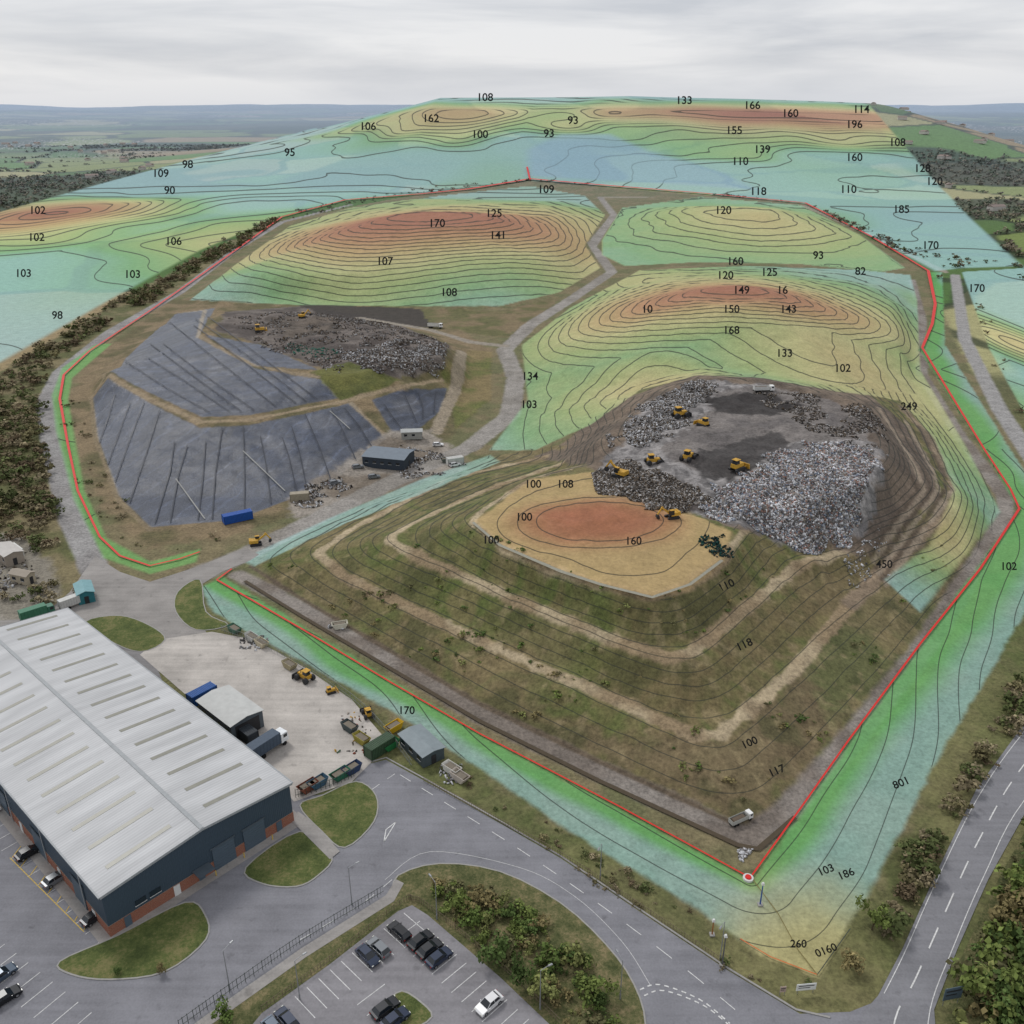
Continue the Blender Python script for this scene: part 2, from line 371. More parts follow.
# contour value
GL=GH*13+ZS*.22*(Y<1400)+.8*fbm(X/80.,Y/90.,2,51)
GL=GL+sst(1100,1700,Y)*(vnoise(X/620.+3,Y/800.,52)*9)
msi,msm,_=zone(MS,1,0)
GL[msi]=GL[msi]*.35+ZS[msi]*.62
GL[pidx]=ZS[pidx]*.3+2.2*plate[pidx]+.6*fbm(X[pidx]/26.,Y[pidx]/26.,2,9)
sidx,smm,_=over(STRIP,.72,wob=.5)
poly=hit(dens(REDM[:19],False,3))[:,:2]
x=X[sidx];y=Y[sidx];d2=np.full(len(sidx),1e12)
for i in range(len(poly)-1):
    p=poly[i];q=poly[i+1];e=q-p;l=e@e
    t=np.clip(((x-p[0])*e[0]+(y-p[1])*e[1])/l,0,1);d2=np.minimum(d2,(x-p[0]-t*e[0])**2+(y-p[1]-t*e[1])**2)
dr0=np.sqrt(d2);dr=dr0+(n3[sidx]-.5)*7
wd=3.5+5*sst(30,110,X[sidx])
gg=sst(0,1,np.clip((dr-wd*.6)/wd,0,1))[:,None]
sc=L(100,172,98)*(1-gg)+L(150,194,186)*gg
tc_=np.array(P(816,975));dt=np.hypot(x-tc_[0],y-tc_[1])
tip=(1-sst(4,26,dt+(n2[sidx]-.5)*8))[:,None]
HC[sidx]=sc*(1-tip)+L(206,196,140)*tip
OM[sidx]=np.where(smm>.5,np.minimum(OM[sidx],.74-.18*gg[:,0]),OM[sidx])
near=(Y[sidx]<330)
GL[sidx]=np.where(near,dr0/5.5+1.8*vnoise(x/40.,y/40.,18)+.8*fbm(x/22.,y/22.,1,19)+dt*.03,GL[sidx])
sidx,smm,_=zone([(282,222),(200,283),(110,345),(72,378),(68,400),(84,490),(106,538),(150,562),(200,549),(196,562),(150,574),(104,558),(74,500),(56,430),(52,395),(62,368),(150,305)],.8,0)
HC[sidx]=L(112,176,98);OM[sidx]=np.maximum(OM[sidx],smm*.66*(D[sidx]<560))
C=C*(1-OM[:,None])+HC*OM[:,None]
RG=np.maximum(RG,OM*.9)
dd=Y*cs+(CH-Z)*sn;U_=(F*X/dd).reshape(NR,NC);V_=(F*((CH-Z)*cs-Y*sn)/dd).reshape(NR,NC)
gi,gj=np.gradient(GL.reshape(NR,NC));ui,uj=np.gradient(U_);vi,vj=np.gradient(V_)
det=ui*vj-uj*vi;det=np.where(np.abs(det)<.15,np.where(det<0,-.15,.15),det)
gm=np.hypot((gi*vj-gj*vi)/det,(gj*ui-gi*uj)/det).ravel()
LM=np.where(OM>.3,1.,0.)
LM[msi]=np.maximum(LM[msi],msm*.85)
LM[pn]*=(1-pm*.6)
idx,mm,sd=zone(WASTE1,1,0);LM[idx]*=(1-mm)
LMf=LM*(1-sst(.3,.6,gm))
Wd=np.clip(gm*.55,0,.2)*(LM>0)
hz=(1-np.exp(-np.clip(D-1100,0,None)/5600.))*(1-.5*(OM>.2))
C=C*(1-hz[:,None])+L(150,167,187)*hz[:,None]  # aerial haze painted into the ground colour, growing with distance
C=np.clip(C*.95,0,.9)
# ---------------------------------------------------------------- nodes helpers
def newmat(name):
    m=bpy.data.materials.new(name);m.use_nodes=True;nt=m.node_tree;b=nt.nodes['Principled BSDF'];b.inputs['Specular IOR Level'].default_value=.25;return m,nt,b
def N(nt,t,**k):
    n=nt.nodes.new(t)
    for a,v in k.items(): setattr(n,a,v)
    return n
def mth(nt,op,a,b=None):
    n=N(nt,'ShaderNodeMath',operation=op)
    for i,q in enumerate((a,b)):
        if q is None: continue
        if isinstance(q,(int,float)): n.inputs[i].default_value=q
        else: nt.links.new(q,n.inputs[i])
    return n.outputs[0]
_mc={}
def MAT(name,c,rough=.7,var=.12,scale=1.5,metal=0.,spec=.3,bump=0.):
    if name in _mc: return _mc[name]
    m,nt,b=newmat(name);col=lin(c)
    g=N(nt,'ShaderNodeNewGeometry');no=N(nt,'ShaderNodeTexNoise');no.inputs['Scale'].default_value=scale;no.inputs['Detail'].default_value=6;no.inputs['Roughness'].default_value=.65
    nt.links.new(g.outputs['Position'],no.inputs['Vector'])
    r=N(nt,'ShaderNodeMapRange');r.inputs[1].default_value=.3;r.inputs[2].default_value=.7;r.inputs[3].default_value=1-var;r.inputs[4].default_value=1+var
    nt.links.new(no.outputs[0],r.inputs[0])
    mx=N(nt,'ShaderNodeMix',data_type='RGBA',blend_type='MULTIPLY');mx.inputs[0].default_value=1
    mx.inputs[6].default_value=(*col,1);cc=N(nt,'ShaderNodeCombineColor')
    for i in range(3): nt.links.new(r.outputs[0],cc.inputs[i])
    nt.links.new(cc.outputs[0],mx.inputs[7]);nt.links.new(mx.outputs[2],b.inputs['Base Color'])
    b.inputs['Roughness'].default_value=rough;b.inputs['Metallic'].default_value=metal;b.inputs['Specular IOR Level'].default_value=spec
    _mc[name]=m;return m
def asphalt(name,c,patch=.16):
    m,nt,b=newmat(name);g=N(nt,'ShaderNodeNewGeometry')
    a=N(nt,'ShaderNodeTexNoise');a.inputs['Scale'].default_value=.12;a.inputs['Detail'].default_value=7;a.inputs['Roughness'].default_value=.6
    d=N(nt,'ShaderNodeTexNoise');d.inputs['Scale'].default_value=3;d.inputs['Detail'].default_value=4
    mp=N(nt,'ShaderNodeMapping');mp.inputs['Rotation'].default_value=(0,0,.85);mp.inputs['Scale'].default_value=(.04,.9,1)
    e=N(nt,'ShaderNodeTexNoise');e.inputs['Scale'].default_value=1;e.inputs['Detail'].default_value=3
    f_=N(nt,'ShaderNodeTexNoise');f_.inputs['Scale'].default_value=.45;f_.inputs['Detail'].default_value=4
    for q in(a,d,f_):nt.links.new(g.outputs['Position'],q.inputs['Vector'])
    nt.links.new(g.outputs['Position'],mp.inputs['Vector']);nt.links.new(mp.outputs[0],e.inputs['Vector'])
    s=mth(nt,'ADD',mth(nt,'ADD',mth(nt,'MULTIPLY',a.outputs[0],patch*5),mth(nt,'MULTIPLY',d.outputs[0],.4)),mth(nt,'MULTIPLY',e.outputs[0],.45))
    s=mth(nt,'ADD',s,1-patch*2.5-.425)
    oil=mth(nt,'MULTIPLY',mth(nt,'MAXIMUM',mth(nt,'SUBTRACT',f_.outputs[0],.62),0.),2.2);s=mth(nt,'SUBTRACT',s,oil)
    mx=N(nt,'ShaderNodeMix',data_type='RGBA',blend_type='MULTIPLY');mx.inputs[0].default_value=1;mx.inputs[6].default_value=(*lin(c),1)
    cc=N(nt,'ShaderNodeCombineColor')
    for i in range(3): nt.links.new(s,cc.inputs[i])
    nt.links.new(cc.outputs[0],mx.inputs[7]);nt.links.new(mx.outputs[2],b.inputs['Base Color']);b.inputs['Roughness'].default_value=.85
    return m
def mkobj(name,v,f,mats=(),mi=None):
    me=bpy.data.meshes.new(name);me.from_pydata([tuple(p) for p in v],[],[tuple(q) for q in f])
    for m in mats: me.materials.append(m)
    if mi is not None: me.polygons.foreach_set('material_index',mi)
    me.update();o=bpy.data.objects.new(name,me);bpy.context.collection.objects.link(o);return o
def fastmesh(name,V,Q,k=4):
    me=bpy.data.meshes.new(name);nv,nq=len(V),len(Q)
    me.vertices.add(nv);me.vertices.foreach_set('co',np.ascontiguousarray(V,np.float32).ravel())
    me.loops.add(nq*k);me.loops.foreach_set('vertex_index',np.ascontiguousarray(Q,np.int32).ravel())
    me.polygons.add(nq);me.polygons.foreach_set('loop_start',np.arange(nq,dtype=np.int32)*k);me.polygons.foreach_set('loop_total',np.full(nq,k,np.int32))
    me.update(calc_edges=True);return me
def setcol(me,name,col):
    a=me.color_attributes.new(name,'FLOAT_COLOR','POINT');q=np.ones((len(col),4),np.float32);q[:,:3]=col;a.data.foreach_set('color',q.ravel())
def setf(me,name,val):
    a=me.attributes.new(name,'FLOAT','POINT');a.data.foreach_set('value',np.ascontiguousarray(val,np.float32))
I=np.arange(NR*NC).reshape(NR,NC)
Q=np.stack([I[:-1,:-1],I[:-1,1:],I[1:,1:],I[1:,:-1]],-1).reshape(-1,4)
me=fastmesh('terrain',np.stack([X,Y,Z],1),Q)
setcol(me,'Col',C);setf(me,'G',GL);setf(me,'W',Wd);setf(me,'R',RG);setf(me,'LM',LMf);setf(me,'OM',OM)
me.polygons.foreach_set('use_smooth',np.ones(len(Q),bool))
ter=bpy.data.objects.new('terrain',me);bpy.context.collection.objects.link(ter)
m,nt,b=newmat('ground_terrain');b.inputs['Specular IOR Level'].default_value=.3
at=N(nt,'ShaderNodeAttribute',attribute_name='Col');ag=N(nt,'ShaderNodeAttribute',attribute_name='G');aw=N(nt,'ShaderNodeAttribute',attribute_name='W');ar=N(nt,'ShaderNodeAttribute',attribute_name='R');al=N(nt,'ShaderNodeAttribute',attribute_name='LM');ao=N(nt,'ShaderNodeAttribute',attribute_name='OM')
g=N(nt,'ShaderNodeNewGeometry')
na=N(nt,'ShaderNodeTexNoise');na.inputs['Scale'].default_value=1.1;na.inputs['Detail'].default_value=6;na.inputs['Roughness'].default_value=.75
nb=N(nt,'ShaderNodeTexNoise');nb.inputs['Scale'].default_value=.22;nb.inputs['Detail'].default_value=5;nb.inputs['Roughness'].default_value=.65
for q in(na,nb):nt.links.new(g.outputs['Position'],q.inputs['Vector'])
s=mth(nt,'ADD',mth(nt,'MULTIPLY',na.outputs[0],2.3),mth(nt,'MULTIPLY',nb.outputs[0],1.2))
amt=mth(nt,'SUBTRACT',1.0,mth(nt,'MULTIPLY',ao.outputs['Fac'],.75))
s=mth(nt,'ADD',mth(nt,'MULTIPLY',mth(nt,'SUBTRACT',s,1.75),amt),1.0)
s=mth(nt,'MAXIMUM',s,.3)
cc=N(nt,'ShaderNodeCombineColor')
for i in range(3): nt.links.new(s,cc.inputs[i])
mx=N(nt,'ShaderNodeMix',data_type='RGBA',blend_type='MULTIPLY');mx.inputs[0].default_value=1
nt.links.new(at.outputs['Color'],mx.inputs[6]);nt.links.new(cc.outputs[0],mx.inputs[7])
fr=mth(nt,'ABSOLUTE',mth(nt,'SUBTRACT',mth(nt,'FRACT',ag.outputs['Fac']),.5))
ln=mth(nt,'MULTIPLY',mth(nt,'LESS_THAN',fr,aw.outputs['Fac']),mth(nt,'MULTIPLY',al.outputs['Fac'],.76))
mx2=N(nt,'ShaderNodeMix',data_type='RGBA');mx2.inputs[7].default_value=(.03,.034,.028,1)
nt.links.new(ln,mx2.inputs[0]);nt.links.new(mx.outputs[2],mx2.inputs[6]);nt.links.new(mx2.outputs[2],b.inputs['Base Color']);nt.links.new(ar.outputs['Fac'],b.inputs['Roughness'])
bp=N(nt,'ShaderNodeBump');bp.inputs['Distance'].default_value=.35;bp.inputs['Strength'].default_value=.6;nt.links.new(na.outputs[0],bp.inputs['Height']);nt.links.new(bp.outputs[0],b.inputs['Normal'])
me.materials.append(m)
print('terrain',time.time()-T0,NR)
# ---------------------------------------------------------------- draped lines
def drape(name,paths,mat,wpx=None,w=None,up=.12):
    V=[];Fc=[]
    for px in paths:
        q=hit(dens(px,False,10))[:,:2];
        seg=[q[0]]
        for p in q[1:]:
            if np.linalg.norm(p-seg[-1])>.3: seg.append(p)
        q=np.array(seg);t=np.gradient(q,axis=0);t/=np.linalg.norm(t,axis=1)[:,None]+1e-9;nn=np.stack([-t[:,1],t[:,0]],1)
        d=np.sqrt((q**2).sum(1)+CH**2)
        hw=(w/2*np.ones(len(q)) if w else wpx*d/F/2*(1+.9*np.abs(nn[:,1])*np.clip(d/CH/2.2-.6,0,3)))
        s0=len(V)
        for sgn in(-1,1):
            e=q+nn*hw[:,None]*sgn
            z=np.maximum(height(e[:,0],e[:,1]),height(q[:,0],q[:,1]))+up+.0012*d
            V+= [tuple(a) for a in np.column_stack([e,z])]
        n=len(q)
        Fc+=[(s0+i,s0+i+1,s0+n+i+1,s0+n+i) for i in range(n-1)]
    return mkobj(name,V,Fc,[mat])
M_red=MAT('red_boundary_paint',(206,40,34),.6,.08)
drape('site_boundary_line',[REDM,[(530,181),(527,168)]],M_red,wpx=1.5)
drape('survey_line',[[(752,880),(778,915),(797,950),(817,976)]],MAT('survey_ochre',(120,110,64),.7),wpx=.8)
drape('survey_line',[[(817,976),(770,958),(740,940)]],MAT('survey_orange',(200,100,50),.7),wpx=.9)
drape('survey_line',[[(817,976),(850,930)]],MAT('survey_dark',(60,66,60),.7),wpx=.7)
M_rope=MAT('liner_ballast',(150,150,146),.8)
drape('liner_ballast_line',[[(243,452),(262,470),(285,492)],[(176,480),(205,520)],[(330,412),(350,430)]],M_rope,w=.4)
def lerp_paths(A,B,n):
    A=np.array(A,float);B=np.array(B,float);out=[]
    def at_(P_,t):
        s_=np.r_[0,np.cumsum(np.linalg.norm(np.diff(P_,axis=0),axis=1))];s_/=s_[-1];return np.array((np.interp(t,s_,P_[:,0]),np.interp(t,s_,P_[:,1])))
    for i in range(n):
        t0=(i+.5+random.uniform(-.35,.35))/n;a=at_(A,t0);b=at_(B,np.clip(t0+random.uniform(-.02,.02),0,1));m_=(a+b)/2+np.array([random.uniform(-3,3),0]);e0=random.uniform(0,.25) if random.random()<.4 else 0
        out.append([tuple(a+(b-a)*e0),tuple(m_),tuple(b)])
    return out
M_seam=MAT('liner_seam',(40,45,56),.5,.2)
sp_=lerp_paths([(112,384),(150,406),(200,430),(250,427),(338,408),(352,410)],[(98,440),(120,495),(152,524),(235,518),(330,482),(380,440)],15)
sp_+=lerp_paths([(120,366),(175,318),(212,312)],[(202,414),(250,412),(330,398)],8)+lerp_paths([(376,402),(440,390)],[(400,432),(436,412)],4)
drape('liner_seams',sp_,M_seam,w=.4,up=.06)
drape('drainage_channel',[[(a,b+2) for a,b in B3[3:10]]],MAT('channel_stone',(150,148,134),.9),w=.7)
drape('haul_ditch',[[(245,582),(300,616),(480,722),(600,782),(738,846),(758,850),(795,818)]],MAT('ditch_soil',(78,68,54),.9),w=1.,up=.05)
# ---------------------------------------------------------------- flat sheets near camera
def wpx(px): return [P(u,v) for u,v in px]
def sheet(name,px,z,mat,sm=0,raw=None):
    w=[np.array(p) for p in (raw or wpx(px))]
    if sm: w=catmull(w,sm,True)
    vs=[Vector((p[0],p[1],z)) for p in w];tr=tessellate_polygon([vs])
    o=mkobj(name,vs,tr,[mat])
    bm=bmesh.new();bm.from_mesh(o.data)
    for f in bm.faces:
        if f.normal.z<0:f.normal_flip()
    bm.to_mesh(o.data);bm.free();return w
def sweep(name,w,wd,h,z0,mat,closed=True):
    w=np.array([[p[0],p[1]] for p in w]);n=len(w)
    if closed: t=np.roll(w,-1,0)-np.roll(w,1,0)
    else: t=np.gradient(w,axis=0)
    t/=np.linalg.norm(t,axis=1)[:,None]+1e-9;nn=np.stack([-t[:,1],t[:,0]],1)
    V=[];Fc=[]
    for i in range(n):
        for s_,z in((-1,z0),(-1,z0+h),(1,z0+h),(1,z0)):
            V.append((*(w[i]+nn[i]*wd/2*s_),z))
    for i in range(n if closed else n-1):
        a=4*i;b_=4*((i+1)%n)
        for k in range(3): Fc.append((a+k,a+k+1,b_+k+1,b_+k))
    return mkobj(name,V,Fc,[mat])
M_asph=asphalt('asphalt',(126,126,131));M_asph2=asphalt('asphalt_main_road',(126,126,130),.1);M_conc=asphalt('yard_concrete',(178,172,165),.22);M_park=asphalt('car_park_asphalt',(132,130,133))
M_kerb=MAT('kerb_concrete',(152,150,146),.85);M_white=MAT('white_road_paint',(205,205,203),.7,.3,3);M_yel=MAT('yellow_road_paint',(198,168,80),.7,.25,3);M_pave=asphalt('pavement',(150,146,142),.12)
def grassmat(name,a,b_,c_):
    m,nt,b=newmat(name);g=N(nt,'ShaderNodeNewGeometry')
    x1=N(nt,'ShaderNodeTexNoise');x1.inputs['Scale'].default_value=.2;x1.inputs['Detail'].default_value=8;x1.inputs['Roughness'].default_value=.78
    x2=N(nt,'ShaderNodeTexNoise');x2.inputs['Scale'].default_value=2.5;x2.inputs['Detail'].default_value=5;x2.inputs['Roughness'].default_value=.7
    nt.links.new(g.outputs['Position'],x1.inputs['Vector']);nt.links.new(g.outputs['Position'],x2.inputs['Vector'])
    r=N(nt,'ShaderNodeValToRGB');e=r.color_ramp.elements;e[0].position=.40;e[0].color=(*lin(a),1);e[1].position=.60;e[1].color=(*lin(c_),1);k=e.new(.5);k.color=(*lin(b_),1)
    s=mth(nt,'ADD',mth(nt,'MULTIPLY',x1.outputs[0],.65),mth(nt,'MULTIPLY',x2.outputs[0],.35));nt.links.new(s,r.inputs[0]);nt.links.new(r.outputs[0],b.inputs['Base Color']);b.inputs['Roughness'].default_value=.95
    bp=N(nt,'ShaderNodeBump');bp.inputs['Distance'].default_value=.3;nt.links.new(x2.outputs[0],bp.inputs['Height']);nt.links.new(bp.outputs[0],b.inputs['Normal']);return m
M_grass=grassmat('mown_grass',(70,82,44),(94,104,58),(128,122,82));M_verge=grassmat('rough_grass',(68,76,44),(100,101,66),(140,127,94))
road=sheet('access_road',[(-190,740),(60,700),(293,798),(345,792),(368,764),(386,760),(430,784),(480,812),(560,858),(640,912),(730,972),(800,1014),(850,1012),(880,1000),(930,1100),(900,1300),(-260,1300)],.05,M_asph)
sweep('kerb',wpx([(372,762),(386,758),(430,782),(480,810),(560,856),(640,910),(730,970),(796,1010),(830,1018)]),.3,.13,.05,M_kerb,False)
sheet('junction_road',[(70,592),(95,556),(120,572),(150,582),(200,566),(245,548),(262,556),(222,572),(196,588),(188,608),(212,640),(150,656),(120,640),(80,622),(-60,650),(-60,625),(40,618)],.06,asphalt('haul_asphalt',(144,140,136),.2))
sheet('service_road',[(60,640),(82,622),(150,650),(170,700),(110,700)],.055,asphalt('service_asphalt',(128,126,126),.2))
sheet('concrete_yard',[(140,655),(158,640),(212,632),(255,640),(305,668),(352,700),(388,742),(372,762),(352,782),(294,802),(262,760),(180,690)],.08,M_conc)
mr=[(1180,556),(1100,636),(1024,724),(976,790),(935,876),(902,950),(878,996),(862,1014),(858,1060),(850,1250),(970,1250),(938,1060),(934,1010),(957,950),(988,880),(1028,808),(1100,726),(1180,644)]
mrw=sheet('main_road',mr,.10,M_asph2)
def isl(name,px,mat=M_grass,z=.16,sm=4,kerb=True):
    w=sheet(name,px,z,mat,sm)
    if kerb: sweep('kerb',w,.25,.06+ (z-.06)-.04,.045,M_kerb,True)
    return w
isl('grass_island',[(246,868),(300,832),(332,856),(318,876),(296,887),(262,884)])
isl('grass_island',[(300,806),(322,796),(356,782),(376,796),(374,822),(345,848),(322,832)])
isl('grass_island',[(60,962),(118,936),(185,903),(205,915),(206,940),(165,972),(110,980),(72,975)])
isl('grass_island',[(86,622),(120,616),(150,626),(165,640),(140,652),(108,640)],z=.14)
isl('grass_island',[(178,592),(200,580),(206,612),(228,625),(196,630),(176,612)],z=.14)
isl('grass_verge',[(130,1120),(180,1040),(230,1000),(300,952),(384,900),(398,876),(440,864),(500,872),(560,903),(606,945),(634,985),(646,1030),(640,1120),(400,1160)],M_verge,sm=3)
sheet('car_park',[(150,1150),(262,1014),(330,965),(398,912),(412,906),(428,916),(500,978),(565,1040),(620,1150)],.20,M_park)
sheet('footpath',[(188,1030),(300,950),(386,896),(396,880),(404,884),(394,902),(306,958),(205,1030)],.19,M_pave)
sheet('footpath',[(298,812),(312,822),(340,852),(330,860),(292,822)],.19,M_pave)
isl('car_park_island',[(388,1004),(402,992),(422,1004),(432,1018),(410,1030),(392,1018)],M_grass,z=.27,sm=3)
sheet('grass_verge',[(1000,876),(1036,812),(1110,730),(1300,760),(1150,1250),(975,1250),(945,1020),(960,960)],.05,M_verge,0)
mk=[[],[]]
def strip(a,b_,w,z=.115,col=0):
    a=np.array(a);b_=np.array(b_);d=b_-a;L_=np.linalg.norm(d);
    if L_<1e-6:return
    d/=L_;n=np.array([-d[1],d[0]])*w/2
    mk[col].append([(*(a-n),z),(*(b_-n),z),(*(b_+n),z),(*(a+n),z)])
def pl(px,w,dash=0,gap=0,z=.115,col=0,sm=6):
    q=catmull([np.array(P(u,v)) for u,v in px],sm)
    if not dash:
        for a,b_ in zip(q[:-1],q[1:]): strip(a,b_,w,z,col)
        return
    on=True;cur=dash
    for a,b_ in zip(q[:-1],q[1:]):
        L_=np.linalg.norm(b_-a);s_=0;d=(b_-a)/L_
        while s_<L_:
            st=min(cur,L_-s_)
            if on: strip(a+d*s_,a+d*(s_+st),w,z,col)
            s_+=st;cur-=st
            if cur<=1e-6: on=not on;cur=dash if on else gap
pl([(1180,600),(1100,681),(1024,765),(980,838),(944,915),(915,980),(895,1020),(885,1100)],.22,5,4,.13)
pl([(1180,564),(1100,644),(1024,732),(979,796),(938,878),(905,952),(884,994)],.13,z=.13)
pl([(1180,636),(1100,719),(1024,801),(984,876),(953,948),(930,1010),(926,1080)],.13,z=.13)
pl([(400,775),(450,806),(520,850),(600,905),(680,965),(735,1010)],.14,3,3,.08)
pl([(392,880),(360,905),(300,940)],.12,2,2,.08)
pl([(640,990),(660,985),(700,1000),(730,1024)],.22,.7,.6,.08)
pl([(644,996),(664,991),(704,1006),(734,1030)],.22,.7,.6,.08)
pl([(385,880),(430,852),(520,868),(575,897),(622,942),(650,985)],.08,z=.08)
pl([(395,774),(360,800),(345,830)],.13,2,2,.08)
pl([(386,830),(396,822),(384,842),(386,830)],.18,z=.08,sm=1)
def bays(p,q,n,depth,z=.215,side=1,w=.12,col=0):
    p=np.array(P(*p));q=np.array(P(*q));d=(q-p);l=np.linalg.norm(d);d/=l;nn=np.array([-d[1],d[0]])*side
    for i in range(n+1):
        a=p+d*l*i/n;strip(a,a+nn*depth,w,z,col)
    return p,d,l/n,nn
bR=bays((420,922),(575,1062),15,5.,side=-1);bL=bays((404,914),(258,1026),13,5.,side=1)
bI=bays((470,1075),(385,985),8,5.,side=1)
bW=bays((-60,790),(96,945),18,5.,z=.075,side=1)
bX=bays((-60,940),(60,1040),10,5,z=.075,side=1)
for i in range(9):
    a=np.array(P(30+i*8,835+i*9.5));b_=np.array(P(12+i*9,858+i*9));strip(a,b_,.16,.08,1)
pl([(10,858),(84,932)],.15,z=.08,col=1);pl([(22,828),(98,905)],.15,z=.08,col=1)
for k,(mt,nm) in enumerate(((M_white,'road_markings'),(M_yel,'yellow_road_markings'))):
    V=[];Fc=[]
    for q in mk[k]:
        s0=len(V);V+=q;Fc.append((s0,s0+1,s0+2,s0+3))
    mkobj(nm,V,Fc,[mt])
# ---------------------------------------------------------------- mesh builder
class MB:
    def __init__(s): s.v=[];s.f=[];s.m=[];s.mats=[]
    def mi(s,m):
        if m not in s.mats:s.mats.append(m)
        return s.mats.index(m)
    def add(s,V,Fc,m):
        o=len(s.v);s.v+=[tuple(p) for p in V];s.f+=[tuple(o+i for i in q) for q in Fc];s.m+=[s.mi(m)]*len(Fc)
    def box(s,c,sz,m,top=(1,1),sh=(0,0),rz=0,ry=0):
        V=[]
        for z in(-.5,.5):
            tx,ty=(top if z>0 else(1,1));ox,oy=(sh if z>0 else(0,0))
            for x,y in((-.5,-.5),(.5,-.5),(.5,.5),(-.5,.5)): V.append(Vector((x*sz[0]*tx+ox,y*sz[1]*ty+oy,z*sz[2])))
        R=Matrix.Rotation(rz,3,'Z')@Matrix.Rotation(ry,3,'Y')
        V=[R@p+Vector(c) for p in V]
        s.add(V,[(3,2,1,0),(4,5,6,7),(0,1,5,4),(1,2,6,5),(2,3,7,6),(3,0,4,7)],m)
    def cyl(s,a,b_,r0,r1,m,n=12):
        a=Vector(a);b_=Vector(b_);d=(b_-a).normalized();u=d.orthogonal().normalized();w_=d.cross(u)
        V=[a+(u*math.cos(6.2832*i/n)+w_*math.sin(6.2832*i/n))*r0 for i in range(n)]+[b_+(u*math.cos(6.2832*i/n)+w_*math.sin(6.2832*i/n))*r1 for i in range(n)]
        s.add(V,[(i,(i+1)%n,n+(i+1)%n,n+i) for i in range(n)]+[tuple(range(n))[::-1],tuple(range(n,2*n))],m)
    def prism(s,prof,y0,y1,m):
        n=len(prof);V=[(x,y0,z) for x,z in prof]+[(x,y1,z) for x,z in prof]
        s.add(V,[(i,(i+1)%n,n+(i+1)%n,n+i) for i in range(n)]+[tuple(range(n))[::-1],tuple(range(n,2*n))],m)
    def build(s,name,loc=(0,0,0),rz=0,bevel=0,sc=1):
        o=mkobj(name,s.v,s.f,s.mats,s.m);o.location=loc;o.rotation_euler=(0,0,rz);o.scale=(sc,)*3
        if bevel:
            b_=o.modifiers.new('bev','BEVEL');b_.width=bevel;b_.segments=2;b_.limit_method='ANGLE'
        return o
M_gl=MAT('vehicle_glass',(28,34,40),.12,.02,1,0,.6);M_tyre=MAT('tyre_rubber',(26,26,27),.9);M_dark=MAT('dark_steel',(48,48,50),.6);M_mach=MAT('machine_yellow',(190,148,56),.6,.3,2);M_steel=MAT('galvanised_steel',(150,152,154),.45,.08,2,.5);M_wht=MAT('white_steel',(208,208,206),.5,.08);M_lamp=MAT('head_lamp',(220,220,210),.2);M_tail=MAT('tail_lamp',(150,24,20),.3)
def gpos(u,v): p=H(u,v);return Vector(p)
def car(loc,rz,color,name='parked_car',est=False):
    M=MB();pm=MAT('car_paint_%d_%d_%d'%color,color,.3,.03,1,.2,.6)
    M.prism([(-2.15,.35),(-2.2,.62),(-2.12,.92),(-1.5,.98),(1.0,.95),(1.95,.78),(2.18,.6),(2.15,.35),(1.75,.28),(-1.7,.28)],-.88,.88,pm)
    c0=-1.95 if est else -1.65
    V=[(c0-.15,-.8,.95),(1.05,-.8,.95),(1.05,.8,.95),(c0-.15,.8,.95),(c0+.35,-.62,1.43),(.25,-.62,1.46),(.25,.62,1.46),(c0+.35,.62,1.43)]
    M.add(V,[(4,5,6,7),(0,1,5,4),(1,2,6,5),(2,3,7,6),(3,0,4,7)],M_gl)
    V=[(c0+.35,-.64,1.43),(.27,-.64,1.46),(.27,.64,1.46),(c0+.35,.64,1.43)]
    M.add(V+[(x,y,z+.05) for x,y,z in V],[(4,5,6,7),(0,1,5,4),(1,2,6,5),(2,3,7,6),(3,0,4,7)],pm)
    for y in(-.72,.72):
        M.cyl((.98,y*1.08,.97),(.25,y*.9,1.45),.04,.04,pm,5);M.cyl((-.5,y*1.1,.97),(-.5,y*.9,1.45),.04,.04,pm,5);M.cyl((c0-.1,y*1.1,.97),(c0+.36,y*.9,1.43),.05,.05,pm,5)
    for x in(-1.35,1.35):
        for y in(-.9,.9): M.cyl((x,y-.1 if y>0 else y+.1,.33),(x,y+.02 if y>0 else y-.02,.33),.33,.33,M_tyre,14);M.cyl((x,y+.021*np.sign(y),.33),(x,y+.03*np.sign(y),.33),.19,.19,M_steel,10)
    for y in(-.65,.65): M.box((2.14,y,.68),(.1,.3,.14),M_lamp);M.box((-2.18,y,.78),(.06,.28,.16),M_tail);M.box((.72,y*1.5,1.0),(.14,.16,.12),pm)
    return M.build(name,loc,rz,.035)
